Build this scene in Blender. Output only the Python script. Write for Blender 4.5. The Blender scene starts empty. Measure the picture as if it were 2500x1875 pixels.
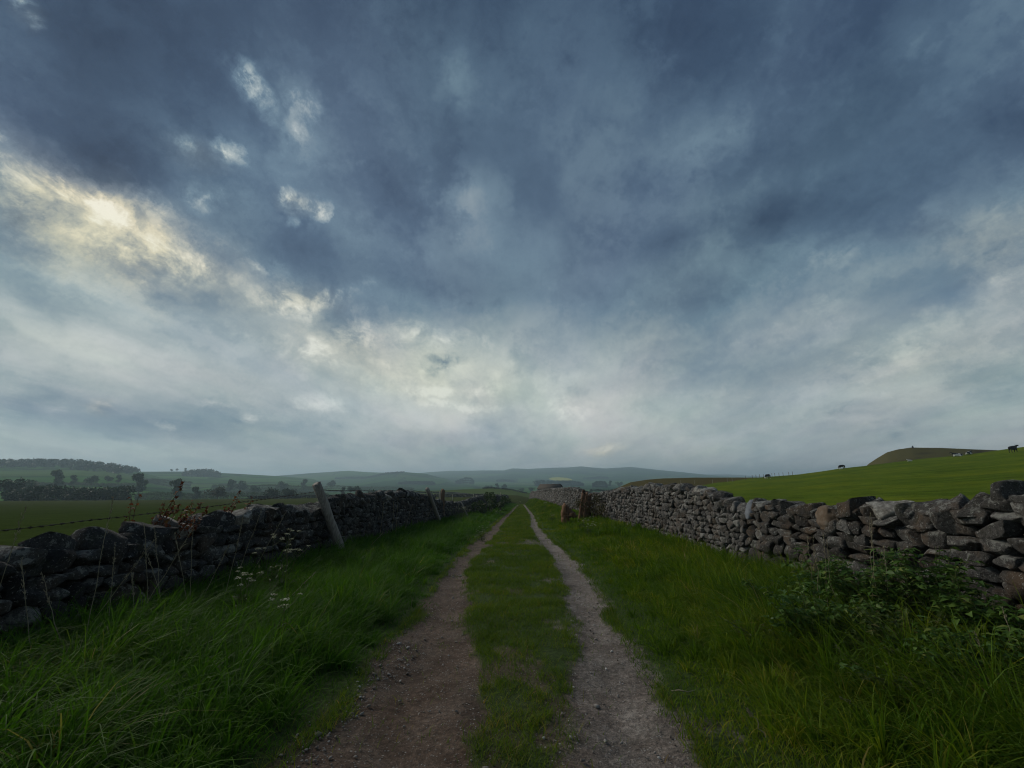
import bpy, bmesh, math, random
import numpy as np
from mathutils import Vector, Matrix, Euler

R = math.radians
SC = bpy.context.scene
COL = SC.collection

# ------------------------------------------------------------------ camera
F = 1111.1                       # focal length in photo pixels (2500 x 1875)
PITCH = math.atan(242.5 / F)
SLOPE = 0.0315                   # the lane falls gently away from the viewer
EYE = 1.6
cam_d = bpy.data.cameras.new('camera')
cam_d.sensor_width = 36.0
cam_d.lens = 36.0 * F / 2500.0
cam_d.clip_start = 0.05
cam_d.clip_end = 40000.0
cam = bpy.data.objects.new('camera', cam_d)
COL.objects.link(cam)
cam.location = (0, 0, EYE)
cam.rotation_euler = (R(90) + PITCH, 0, 0)
SC.camera = cam


def pxdir(px, py):
    u = px - 1250.0
    v = 937.5 - py
    return (u, math.cos(PITCH) * F - math.sin(PITCH) * v, math.sin(PITCH) * F + math.cos(PITCH) * v)


def at(px, py, X=None, Y=None, D=None):
    """real place of something seen at a photo pixel, given its known X, depth Y or range D"""
    x, y, z = pxdir(px, py)
    t = X / x if X is not None else (Y / y if Y is not None else D / math.hypot(x, y))
    return Vector((x * t, y * t, EYE + z * t))


def azel(px, py):
    x, y, z = pxdir(px, py)
    return math.degrees(math.atan2(x, y)), math.degrees(math.atan2(z, math.hypot(x, y)))


# ------------------------------------------------------------------ render look
SC.view_settings.view_transform = 'Standard'
SC.view_settings.look = 'None'
SC.view_settings.exposure = 0.5
SC.view_settings.gamma = 1.0
SC.view_settings.use_curve_mapping = False
SC.cycles.max_bounces = 6
SC.cycles.diffuse_bounces = 3
SC.cycles.transparent_max_bounces = 8
SC.cycles.volume_bounces = 0
SC.cycles.filter_width = 1.1
SC.cycles.use_denoising = True
SC.cycles.sample_clamp_indirect = 4.0

SUN_AZ, SUN_EL = -58.0, 34.0


# ------------------------------------------------------------------ node helpers
def lin(c):
    c = c / 255.0
    return c / 12.92 if c <= 0.04045 else ((c + 0.055) / 1.055) ** 2.4


def rgb(r, g, b):
    return (lin(r), lin(g), lin(b), 1.0)


class NT:
    def __init__(self, tree):
        self.t = tree
        self.n = tree.nodes
        self.l = tree.links

    def add(self, kind, ins=None, **props):
        nd = self.n.new(kind)
        for k, v in props.items():
            setattr(nd, k, v)
        for k, v in (ins or {}).items():
            self.set(nd.inputs[k], v)
        return nd

    def set(self, sock, v):
        if isinstance(v, bpy.types.NodeSocket):
            self.l.new(v, sock)
        else:
            sock.default_value = v

    def math(self, op, a, b=0.0, c=0.0, clamp=False):
        nd = self.add('ShaderNodeMath', {0: a, 1: b, 2: c}, operation=op, use_clamp=clamp)
        return nd.outputs[0]

    def vmath(self, op, a, b=(0, 0, 0), s=None):
        nd = self.add('ShaderNodeVectorMath', {0: a, 1: b}, operation=op)
        if s is not None:
            self.set(nd.inputs['Scale'], s)
        return nd.outputs['Value'] if op in ('DOT_PRODUCT', 'LENGTH', 'DISTANCE') else nd.outputs['Vector']

    def noise(self, vec, scale, detail=4.0, rough=0.55, dist=0.0, color=False):
        nd = self.add('ShaderNodeTexNoise', {'Vector': vec, 'Scale': scale, 'Detail': detail, 'Roughness': rough, 'Distortion': dist})
        return nd.outputs['Color' if color else 'Fac']

    def ramp(self, fac, stops, interp='LINEAR'):
        nd = self.add('ShaderNodeValToRGB', {'Fac': fac})
        cr = nd.color_ramp
        cr.interpolation = interp
        while len(cr.elements) < len(stops):
            cr.elements.new(0.5)
        for e, (p, c) in zip(cr.elements, stops):
            e.position = p
            e.color = c if not isinstance(c, (int, float)) else (c, c, c, 1)
        return nd.outputs['Color']

    def mix(self, fac, a, b, mode='MIX'):
        nd = self.add('ShaderNodeMix', data_type='RGBA', blend_type=mode)
        self.set(nd.inputs['Factor'], fac)
        self.set(nd.inputs[6], a)
        self.set(nd.inputs[7], b)
        return nd.outputs[2]

    def maprange(self, v, a, b, c=0.0, d=1.0, smooth=False):
        nd = self.add('ShaderNodeMapRange', {0: v, 1: a, 2: b, 3: c, 4: d})
        nd.interpolation_type = 'SMOOTHSTEP' if smooth else 'LINEAR'
        return nd.outputs[0]


# ------------------------------------------------------------------ sky
def build_world():
    w = bpy.data.worlds.new('World')
    SC.world = w
    w.use_nodes = True
    T = NT(w.node_tree)
    T.n.clear()
    out = T.add('ShaderNodeOutputWorld')
    bg = T.add('ShaderNodeBackground', {'Strength': 0.075})
    T.l.new(bg.outputs[0], out.inputs[0])
    sky = T.add('ShaderNodeTexSky', sky_type='NISHITA', sun_disc=False, sun_elevation=R(SUN_EL), sun_rotation=R(SUN_AZ))
    D = T.add('ShaderNodeTexCoord').outputs['Generated']
    sx = T.add('ShaderNodeSeparateXYZ', {0: D})
    x, y, z = sx.outputs[0], sx.outputs[1], sx.outputs[2]
    az = T.math('MULTIPLY', T.math('ARCTAN2', x, y), 180 / math.pi / 10)
    zc = T.math('MAXIMUM', T.math('MINIMUM', z, 1.0), -1.0)
    el = T.math('MULTIPLY', T.math('ARCSINE', zc), 180 / math.pi / 10)
    P = T.add('ShaderNodeCombineXYZ', {0: az, 1: el}).outputs[0]
    # cloud layer seen in perspective, streaks running away from the viewer
    den = T.math('ADD', T.math('MAXIMUM', z, 0.0), 0.16)
    C = T.add('ShaderNodeCombineXYZ', {0: T.math('DIVIDE', x, den), 1: T.math('MULTIPLY', T.math('DIVIDE', y, den), 0.42), 2: 0.3}).outputs[0]
    big = T.noise(C, 1.1, 3.0, 0.5, color=True)
    fine = T.noise(C, 3.4, 7.0, 0.62, color=True)
    dfine = T.noise(D, 9.0, 8.0, 0.68, color=True)
    w1 = T.vmath('SCALE', T.vmath('SUBTRACT', big, (.5, .5, .5)), s=1.1)
    w2 = T.vmath('SCALE', T.vmath('SUBTRACT', fine, (.5, .5, .5)), s=0.8)
    w3 = T.vmath('SCALE', T.vmath('SUBTRACT', dfine, (.5, .5, .5)), s=0.75)
    flat = (1.0, 0.62, 0.0)
    Ps = T.vmath('ADD', P, T.vmath('MULTIPLY', T.vmath('ADD', w2, T.vmath('ADD', w1, w3)), flat))      # soft big shapes
    Pf = T.vmath('ADD', P, T.vmath('MULTIPLY', T.vmath('ADD', T.vmath('SCALE', w2, s=0.4), T.vmath('SCALE', w3, s=0.9)), flat))

    def blob(src, x1, y1, x2, y2, hw, grad='SPHERICAL'):
        a1, e1 = azel(x1, y1)
        a2, e2 = azel(x2, y2)
        am, em = (a1 + a2) / 20, (e1 + e2) / 20
        L = math.hypot(a2 - a1, e2 - e1) / 20
        ang = math.atan2(e2 - e1, a2 - a1)
        mx, my = (x1 + x2) / 2, (y1 + y2) / 2
        n = math.hypot(x2 - x1, y2 - y1) or 1.0
        q = azel(mx - (y2 - y1) / n * hw, my + (x2 - x1) / n * hw)
        W = math.hypot(q[0] / 10 - am, q[1] / 10 - em)
        m = T.add('ShaderNodeMapping', {'Vector': src, 'Location': (am, em, 0), 'Rotation': (0, 0, ang), 'Scale': (max(L * 1.15, W), W, 1)}, vector_type='TEXTURE')
        return T.add('ShaderNodeTexGradient', {'Vector': m.outputs[0]}, gradient_type=grad).outputs['Fac']

    def total(start, items):
        acc = start
        for (src, wt, *b) in items:
            acc = T.math('MULTIPLY_ADD', blob(src, *b), wt, acc)
        return acc

    base = T.ramp(T.math('DIVIDE', T.math('ADD', el, T.math('MULTIPLY', T.vmath('DOT_PRODUCT', w1, (0, 1, 0)), 0.5)), 9.0),
                  [(0.0, .73), (.07, .69), (.15, .65), (.205, .575), (.25, .505), (.30, .46), (.36, .425), (.42, .405), (.52, .36), (.60, .30), (1.0, .22)])
    B = T.add('ShaderNodeSeparateColor', {0: base}).outputs[0]
    soft = total(0.0, [(Ps, wt, *b) for (k, wt, *b) in SKY_SHAPES if k == 's'])
    crisp = total(0.0, [(Pf, wt, *b) for (k, wt, *b) in SKY_SHAPES if k == 'f'])
    gold = total(0.0, [((Ps if k == 's' else Pf), wt, *b) for (k, wt, *b) in SKY_GOLD])
    gold = T.math('MINIMUM', gold, 1.0)
    # cloud texture: soft everywhere, stronger and curdled in the bright break
    n1 = T.noise(T.vmath('ADD', C, w3), 2.0, 10.0, 0.62)
    n2 = T.noise(T.vmath('ADD', D, T.vmath('SCALE', w2, s=0.06)), 11.0, 9.0, 0.66, 0.4)
    n3 = T.noise(T.vmath('ADD', C, T.vmath('SCALE', w2, s=.4)), 7.0, 8.0, 0.65)
    curd = T.maprange(T.math('MULTIPLY_ADD', n3, .35, T.math('MULTIPLY', n2, .65)), .43, .60, 0.1, 1.6, smooth=True)
    B = T.math('ADD', B, soft)
    B = T.math('MULTIPLY_ADD', crisp, curd, B)
    billow = T.maprange(n1, .34, .66, -.5, .5, smooth=True)
    B = T.math('MULTIPLY_ADD', billow, T.math('MULTIPLY_ADD', gold, 0.14, 0.085), B)
    B = T.math('MULTIPLY_ADD', T.math('SUBTRACT', n3, 0.5), T.math('MULTIPLY_ADD', gold, 0.24, 0.10), B)
    B = T.math('MULTIPLY_ADD', T.math('SUBTRACT', n2, 0.5), T.math('MULTIPLY_ADD', gold, 0.60, 0.11), B)
    cool = T.ramp(B, [(0.0, rgb(20, 30, 50)), (.18, rgb(34, 48, 74)), (.30, rgb(57, 74, 99)), (.40, rgb(79, 98, 121)), (.50, rgb(108, 128, 145)),
                      (.60, rgb(146, 158, 165)), (.72, rgb(186, 190, 190)), (.9, rgb(230, 228, 222))])
    warm = T.ramp(B, [(0.0, rgb(44, 54, 74)), (.3, rgb(80, 90, 104)), (.5, rgb(132, 138, 142)), (.65, rgb(186, 181, 165)), (.8, rgb(226, 213, 184)), (1.0, rgb(250, 240, 218))])
    col = T.mix(T.math('MULTIPLY', gold, 1.0, clamp=True), cool, warm)
    # faint pink and green-blue drifts
    tint = T.noise(C, 1.7, 2.0, 0.5, color=True)
    col = T.mix(1.0, col, T.vmath('ADD', T.vmath('SCALE', T.vmath('SUBTRACT', tint, (.5, .5, .5)), s=0.17), (.935, .995, 1.0)), 'MULTIPLY')
    col = T.vmath('SCALE', col, s=9.6)
    thin = T.math('MULTIPLY', T.math('SUBTRACT', 1.0, gold, clamp=True), 0.02)
    col = T.mix(thin, col, T.vmath('MINIMUM', sky.outputs[0], (2.5, 2.5, 2.5)))
    T.l.new(col, bg.inputs['Color'])
    w.cycles.sampling_method = 'MANUAL'
    w.cycles.sample_map_resolution = 512


# (kind s=soft f=crisp, weight, x1,y1,x2,y2 in photo pixels, half width)
SKY_SHAPES = [
    # dark top-left and top-right masses
    ('s', -.20, -250, 150, 600, 60, 420), ('s', -.12, 100, 300, 420, 470, 130), ('s', -.08, 1900, 60, 2600, 300, 260),
    ('s', -.12, 2420, 180, 2600, 320, 160), ('s', -.08, 1500, 30, 1900, 120, 170), ('s', -.08, 0, 420, 500, 480, 110),
    # main dark bank over the middle
    ('s', -.09, 620, 640, 1500, 700, 120), ('s', -.08, 1350, 760, 2050, 720, 130), ('s', -.10, 700, 770, 1080, 800, 60),
    ('s', -.10, 560, 540, 900, 700, 110), ('s', -.06, 1000, 250, 1400, 500, 200), ('s', -.10, 1600, 900, 1980, 880, 100),
    ('s', -.08, 1500, 420, 2100, 300, 80), ('s', -.09, 1500, 640, 2400, 330, 60),
    # pale breaks inside the bank
    ('s', .13, 1120, 400, 1260, 580, 120), ('s', .11, 1550, 380, 1830, 300, 120), ('s', .12, 1660, 600, 1850, 600, 110), ('s', .08, 1750, 760, 2500, 560, 90),
    ('s', .07, 2100, 40, 2300, 80, 110), ('s', .06, 1240, 60, 1300, 20, 90), ('s', .05, 1100, 120, 1120, 260, 70),
    ('f', .10, 1960, 640, 2110, 600, 34), ('f', .06, 1960, 770, 2050, 740, 40), ('s', .07, 1850, 830, 2250, 700, 60),
    ('s', .05, 600, 170, 860, 330, 190),
    # bright golden break on the left
    ('s', .27, -160, 300, 600, 700, 150), ('f', .20, -60, 360, 330, 560, 70), ('f', .16, 280, 430, 420, 560, 60), ('f', .20, 210, 520, 560, 700, 60),
    ('f', .16, 0, 480, 100, 540, 50), ('f', .14, -40, 400, 60, 430, 60), ('s', .12, 0, 620, 420, 760, 80), ('s', .10, 450, 640, 860, 900, 80),
    ('f', -.16, 60, 500, 190, 560, 42), ('f', -.14, 290, 500, 350, 560, 34), ('f', -.08, 200, 650, 330, 700, 40), ('f', -.08, 460, 700, 560, 760, 40),
    ('f', .22, -80, 320, 110, 410, 40), ('f', .18, 90, 430, 260, 520, 34), ('f', .16, 150, 560, 480, 690, 34), ('s', .03, -60, 740, 620, 900, 120), ('s', -.09, 1850, 720, 2600, 640, 130), ('s', -.07, 2000, 560, 2600, 420, 110), ('s', -.07, -100, 640, 260, 700, 70), ('s', -.06, 1300, 620, 2300, 380, 70), ('s', -.07, -100, 930, 760, 1070, 120), ('s', -.07, 850, 300, 1050, 620, 80), ('s', .06, 1080, 60, 1180, 260, 60), ('s', .06, 560, 420, 950, 330, 90), ('s', -.06, 1250, 300, 1480, 640, 90), ('s', .07, 1150, 1000, 1700, 940, 110), ('s', .06, 700, 980, 1200, 1040, 80),
    # streaks below it
    ('s', -.12, 0, 700, 330, 800, 54), ('s', -.06, 300, 800, 560, 860, 40), ('s', .07, 0, 800, 520, 900, 90), ('s', -.10, 0, 920, 170, 1010, 80),
    ('s', -.09, 60, 1030, 720, 1030, 80), ('s', -.07, 400, 1110, 950, 1080, 90), ('s', -.06, 900, 1080, 1250, 1090, 60),
    # small lit shreds
    ('f', .55, 40, -10, 98, 75, 34), ('f', .24, 520, 125, 695, 305, 48), ('f', .14, 550, 170, 660, 240, 60), ('s', .06, 640, 250, 800, 330, 110), ('s', .05, 380, 330, 600, 400, 70), ('s', .05, 640, 460, 830, 560, 80), ('f', .17, 705, 265, 800, 255, 40), ('f', .15, 700, 290, 745, 335, 36),
    ('f', .22, 385, 340, 490, 352, 36), ('f', .26, 498, 328, 592, 402, 28), ('f', .20, 460, 475, 560, 505, 50), ('f', .40, 680, 475, 750, 498, 44), ('f', .36, 750, 495, 805, 515, 42),
    ('f', .14, 700, 540, 730, 560, 22), ('f', .18, 590, 650, 650, 680, 16), ('f', .26, 590, 715, 785, 768, 40), ('f', .26, 755, 755, 868, 685, 32), ('f', .10, 860, 690, 920, 680, 22),
    ('f', .10, 430, 600, 560, 680, 40),
    # bright zone above the horizon
    ('s', .14, 560, 800, 1400, 970, 150), ('f', .17, 800, 800, 930, 820, 44), ('f', .17, 660, 830, 860, 890, 44), ('f', .12, 940, 800, 1160, 840, 34), ('f', .14, 900, 960, 1240, 950, 22),
    ('f', .10, 700, 960, 860, 1000, 30), ('f', .12, 1010, 985, 1240, 1000, 16), ('f', .10, 1140, 830, 1200, 850, 26), ('s', .08, 1200, 860, 1500, 960, 80), ('f', .10, 1320, 985, 1460, 1000, 36),
    ('f', -.26, 1010, 890, 1150, 885, 22), ('f', -.14, 1020, 905, 1090, 925, 22), ('f', -.10, 1340, 940, 1450, 945, 24),
    ('s', .06, 1250, 1010, 1800, 1080, 90), ('s', .06, 2050, 820, 2600, 720, 90), ('s', .07, 2280, 470, 2600, 560, 120), ('f', .08, 2430, 670, 2500, 680, 26),
    ('f', .07, 2380, 500, 2480, 540, 40), ('s', .05, 1900, 960, 2500, 950, 70),
    ('f', -.09, 1980, 980, 2160, 980, 26), ('f', -.09, 2090, 1050, 2300, 1050, 26), ('s', -.07, 2300, 900, 2550, 1000, 80), ('f', -.05, 2080, 890, 2200, 870, 16),
    ('f', .14, 215, 1005, 300, 990, 18), ('f', .12, 590, 1022, 680, 1015, 16), ('f', .12, 375, 1038, 430, 1038, 12), ('f', .10, 440, 985, 600, 985, 16), ('f', -.08, 440, 1010, 660, 1030, 30),
    ('f', .13, 1440, 1102, 1510, 1095, 11), ('f', .06, 1800, 1128, 1830, 1126, 9), ('f', .06, 120, 1000, 190, 1004, 14),
]
SKY_GOLD = [
    ('s', 1.2, -160, 330, 600, 720, 190), ('s', .6, 0, 480, 420, 640, 160), ('s', .30, 550, 720, 1150, 930, 120), ('s', .25, 640, 830, 1500, 980, 130),
    ('f', .5, 660, 480, 800, 510, 50), ('f', .5, 590, 730, 870, 720, 50), ('f', .4, 380, 340, 590, 400, 60), ('f', .5, 30, 0, 100, 70, 50), ('s', .4, 2250, 500, 2700, 700, 160), ('f', .5, 1430, 1110, 1520, 1090, 20),
    ('f', .5, 210, 1005, 310, 990, 30), ('s', .3, 1900, 900, 2600, 760, 120),
]
build_world()

sun_d = bpy.data.lights.new('sun', 'SUN')
sun_d.energy = 1.5
sun_d.angle = R(24)
sun_d.color = (1.0, 0.93, 0.82)
sun = bpy.data.objects.new('sun', sun_d)
COL.objects.link(sun)
_sd = Vector((math.sin(R(SUN_AZ)) * math.cos(R(SUN_EL)), math.cos(R(SUN_AZ)) * math.cos(R(SUN_EL)), math.sin(R(SUN_EL))))
sun.rotation_euler = _sd.to_track_quat('Z', 'Y').to_euler()
sun.location = _sd * 60

# ------------------------------------------------------------------ mesh helpers
RNG = np.random.default_rng(7)


def mesh_np(name, V, F, mat=None, parent=None, smooth=False, attrs=None, loc=None):
    """one mesh object from numpy arrays; F is an (n,k) array or a list of such arrays"""
    me = bpy.data.meshes.new(name)
    V = np.asarray(V, dtype=np.float32)
    Fs = [np.asarray(f, dtype=np.int32) for f in (F if isinstance(F, (list, tuple)) else [F])]
    Fs = [f for f in Fs if len(f)]
    me.vertices.add(len(V))
    me.vertices.foreach_set('co', V.ravel())
    loops = np.concatenate([f.ravel() for f in Fs])
    sizes = np.concatenate([np.full(len(f), f.shape[1], dtype=np.int32) for f in Fs])
    starts = np.concatenate([[0], np.cumsum(sizes)[:-1]]).astype(np.int32)
    me.loops.add(len(loops))
    me.loops.foreach_set('vertex_index', loops)
    me.polygons.add(len(sizes))
    me.polygons.foreach_set('loop_start', starts)
    if smooth:
        me.polygons.foreach_set('use_smooth', np.ones(len(sizes), dtype=bool))
    for k, a in (attrs or {}).items():
        at_ = me.attributes.new(k, 'FLOAT', 'POINT')
        at_.data.foreach_set('value', np.asarray(a, dtype=np.float32))
    me.update(calc_edges=True)
    if mat:
        me.materials.append(mat)
    o = bpy.data.objects.new(name, me)
    COL.objects.link(o)
    if parent:
        o.parent = parent
    if loc is not None:
        o.location = loc
    return o


def tag(o, label, cat=None, group=None, kind=None):
    o['label'] = label
    if cat:
        o['category'] = cat
    if group:
        o['group'] = group
    if kind:
        o['kind'] = kind
    return o


def thing(name, label, cat, loc=(0, 0, 0), rotz=0.0, group=None):
    o = bpy.data.objects.new(name, None)
    o.empty_display_size = 0.2
    COL.objects.link(o)
    o.location = loc
    o.rotation_euler = (0, 0, rotz)
    return tag(o, label, cat, group)


def dup(root, loc, rotz=0.0, scale=None, label=None, group=None):
    r = root.copy()
    COL.objects.link(r)
    r.location = loc
    r.rotation_euler = (root.rotation_euler[0], root.rotation_euler[1], rotz)
    if scale is not None:
        r.scale = scale if not isinstance(scale, (int, float)) else (scale,) * 3
    if label:
        r['label'] = label
    if group:
        r['group'] = group
    for ch in list(root.children):
        c = ch.copy()
        COL.objects.link(c)
        c.parent = r
        for g in ch.children:
            d = g.copy()
            COL.objects.link(d)
            d.parent = c
    return r


def smooth01(t):
    t = np.clip(t, 0, 1)
    return t * t * (3 - 2 * t)


def vnoise(x, y, seed=0):
    """cheap smooth value noise for numpy arrays"""
    x = np.asarray(x, float); y = np.asarray(y, float)
    xi = np.floor(x).astype(np.int64); yi = np.floor(y).astype(np.int64)
    fx = x - xi; fy = y - yi
    fx = fx * fx * (3 - 2 * fx); fy = fy * fy * (3 - 2 * fy)

    def h(a, b):
        n = (a * 374761393 + b * 668265263 + seed * 1442695041) & 0x7fffffff
        n = ((n ^ (n >> 13)) * 1274126177) & 0x7fffffff
        return ((n ^ (n >> 16)) & 0xffff) / 65535.0
    return (h(xi, yi) * (1 - fx) + h(xi + 1, yi) * fx) * (1 - fy) + (h(xi, yi + 1) * (1 - fx) + h(xi + 1, yi + 1) * fx) * fy


def fbm(x, y, oct=4, seed=0):
    s = 0; a = .5; f = 1.0
    for i in range(oct):
        s = s + a * vnoise(x * f, y * f, seed + i * 17)
        a *= .5; f *= 2.03
    return s / (1 - .5 ** oct)


# ------------------------------------------------------------------ materials
def new_mat(name):
    m = bpy.data.materials.new(name)
    m.use_nodes = True
    T = NT(m.node_tree)
    bsdf = T.n.get('Principled BSDF')
    return m, T, bsdf


def pos(T):
    return T.add('ShaderNodeNewGeometry').outputs['Position']


def objco(T):
    return T.add('ShaderNodeTexCoord').outputs['Object']


def attr(T, name):
    return T.add('ShaderNodeAttribute', attribute_name=name).outputs['Fac']


def bump(T, bsdf, h, strength=0.5, dist=0.02):
    b = T.add('ShaderNodeBump', {'Strength': strength, 'Distance': dist, 'Height': h})
    T.l.new(b.outputs[0], bsdf.inputs['Normal'])


def C4(r, g, b):
    return (r, g, b, 1.0)


def mat_stone(name, stops, lichen=0.5, brown=0.3):
    m, T, b = new_mat(name)
    p = pos(T)
    v = attr(T, 'sv')
    base = T.ramp(v, stops)
    n1 = T.noise(p, 5.0, 5.0, 0.6)
    n2 = T.noise(p, 26.0, 5.0, 0.65)
    n3 = T.noise(p, 120.0, 3.0, 0.6)
    base = T.mix(1.0, base, T.ramp(n2, [(.25, .38), (.5, .95), (.75, 1.75)]), 'MULTIPLY')
    base = T.mix(1.0, base, T.ramp(n3, [(.3, .6), (.7, 1.45)]), 'MULTIPLY')
    bm = T.ramp(T.noise(p, 2.1, 4.0, 0.6), [(.5, 0.0), (.68, brown)])
    base = T.mix(bm, base, C4(.115, .075, .045))
    # crusts of pale lichen, more of them on faces that look up
    nz = T.add('ShaderNodeSeparateXYZ', {0: T.add('ShaderNodeNewGeometry').outputs['Normal']}).outputs[2]
    lm = T.math('ADD', T.noise(p, 9.0, 6.0, 0.7), T.math('MULTIPLY', nz, 0.07))
    lf = T.ramp(T.math('ADD', lm, T.math('MULTIPLY', T.math('SUBTRACT', v, .5), 0.16)), [(.60, 0.0), (.645, lichen)])
    base = T.mix(lf, base, T.mix(T.noise(p, 40.0, 3.0), C4(.19, .195, .175), C4(.38, .38, .34)))
    sp = T.ramp(T.noise(p, 34.0, 3.0, .5, .6), [(.63, 0.0), (.68, lichen)])
    base = T.mix(sp, base, C4(.36, .36, .33))
    ms = T.ramp(T.noise(p, 3.3, 5.0, .7), [(.56, 0.0), (.66, .6)])
    base = T.mix(ms, base, C4(.030, .032, .018))
    T.l.new(base, b.inputs['Base Color'])
    b.inputs['Roughness'].default_value = 0.92
    b.inputs['Specular IOR Level'].default_value = 0.25
    h = T.math('ADD', T.math('MULTIPLY', n2, 0.7), T.math('MULTIPLY', n3, 0.35))
    bump(T, b, T.math('ADD', h, T.math('MULTIPLY', n1, 1.2)), 1.0, 0.055)
    return m


def mat_grass(name, stops, trans=0.38, rough=0.55):
    m, T, b = new_mat(name)
    out = T.n.get('Material Output')
    v = attr(T, 'sv')
    h = attr(T, 'tip')
    col = T.ramp(v, stops)
    p = pos(T)
    col = T.mix(1.0, col, T.ramp(T.noise(p, 0.9, 4.0, 0.6), [(.3, C4(.62, .70, .6)), (.5, C4(1, 1, 1)), (.72, C4(1.45, 1.2, .8))]), 'MULTIPLY')
    col = T.mix(T.math('MULTIPLY', h, 0.22), col, C4(.12, .12, .04))
    T.l.new(col, b.inputs['Base Color'])
    b.inputs['Roughness'].default_value = rough
    b.inputs['Specular IOR Level'].default_value = 0.06
    tr = T.add('ShaderNodeBsdfTranslucent', {'Color': T.mix(1.0, col, C4(1.25, 1.35, .6), 'MULTIPLY')})
    mx = T.add('ShaderNodeMixShader', {0: trans, 1: b.outputs[0], 2: tr.outputs[0]})
    T.l.new(mx.outputs[0], out.inputs['Surface'])
    return m


def mat_simple(name, stops, scale=8.0, rough=0.85, bstr=0.4, detail=5.0, stretch=(1, 1, 1), local=False, spec=0.3):
    m, T, b = new_mat(name)
    p = objco(T) if local else pos(T)
    p = T.vmath('MULTIPLY', p, stretch)
    n = T.noise(p, scale, detail, 0.62)
    T.l.new(T.ramp(n, stops), b.inputs['Base Color'])
    b.inputs['Roughness'].default_value = rough
    b.inputs['Specular IOR Level'].default_value = spec
    if bstr:
        bump(T, b, n, bstr, 0.02)
    return m


# ------------------------------------------------------------------ the lie of the land
LRl = [(-1.46, 1.0), (-1.43, 3.23), (-1.33, 4.03), (-1.38, 4.87), (-1.38, 6.2), (-1.32, 7.64), (-1.47, 9.98), (-1.49, 11.93), (-1.55, 16.62), (-1.27, 22.81), (-1.03, 35.93), (-.25, 60), (.39, 89.93), (2.2, 150)]
LRr = [(-.10, 1.0), (-.16, 3.23), (-.28, 4.03), (-.42, 4.87), (-.57, 6.2), (-.75, 7.64), (-.97, 9.98), (-1.04, 11.93), (-.92, 16.62), (-.72, 22.81), (-.50, 35.93), (.2, 60), (.88, 89.93), (2.7, 150)]
RRl = [(.30, 1.0), (.34, 3.23), (.42, 4.03), (.60, 5.24), (.80, 6.84), (.92, 8.63), (1.06, 11.79), (1.1, 13.1), (.97, 19.22), (1.07, 27.69), (1.77, 47.47), (2.84, 125), (3.4, 150)]
RRr = [(1.18, 1.0), (1.18, 3.23), (1.18, 4.03), (1.24, 5.24), (1.35, 6.84), (1.50, 8.63), (1.66, 11.79), (1.7, 13.1), (1.55, 19.22), (1.62, 27.69), (2.22, 47.47), (3.45, 125), (4.0, 150)]
WLx = [(-6, -4.75), (14, -4.85), (25, -4.85), (33, -4.75), (51, -4.2), (80, -3.4), (125, -2.2), (150, -1.5)]
WRx = [(-6, 4.95), (9.7, 5.1), (10.4, 5.25), (16, 5.4), (23, 5.5), (32, 5.5), (45, 5.2), (60, 5.1), (95, 5.1), (150, 5.35)]


def pl(tab, y, yx=False):
    a = np.array(tab, float)
    if yx:
        return np.interp(y, a[:, 0], a[:, 1])
    return np.interp(y, a[:, 1], a[:, 0])


def wl(y):
    return pl(WLx, y, True)


def wr(y):
    return pl(WRx, y, True)


def crest(y):
    y = np.asarray(y, float)
    return -SLOPE * np.maximum(y, -8) - np.where(y > 140, ((y - 140) / 38.0) ** 2 * 0.9, 0)


def zlane(x, y):
    """height of the lane, its ruts and its verges"""
    x = np.asarray(x, float); y = np.asarray(y, float)
    z = crest(y)
    lc = (pl(LRl, y) + pl(LRr, y)) / 2; rc = (pl(RRl, y) + pl(RRr, y)) / 2
    z = z - 0.055 * np.exp(-((x - lc) / .35) ** 2) - 0.055 * np.exp(-((x - rc) / .3) ** 2)
    ri = pl(RRr, y); li = pl(LRl, y)
    bank_r = smooth01((x - ri - .1) / (wr(y) - ri)) * (.02 + .14 * smooth01((y - 5) / 5) + np.clip(y - 12, 0, 85) * .016)
    bank_l = smooth01((li - .1 - x) / (li - wl(y))) * .14
    fade = 1 - smooth01((y - 125) / 40)
    return z + (bank_r + bank_l) * fade + (fbm(x * 1.1, y * 1.1, 3, 5) - .5) * .05 + (fbm(x * 5, y * 5, 3, 9) - .5) * .015


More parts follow.
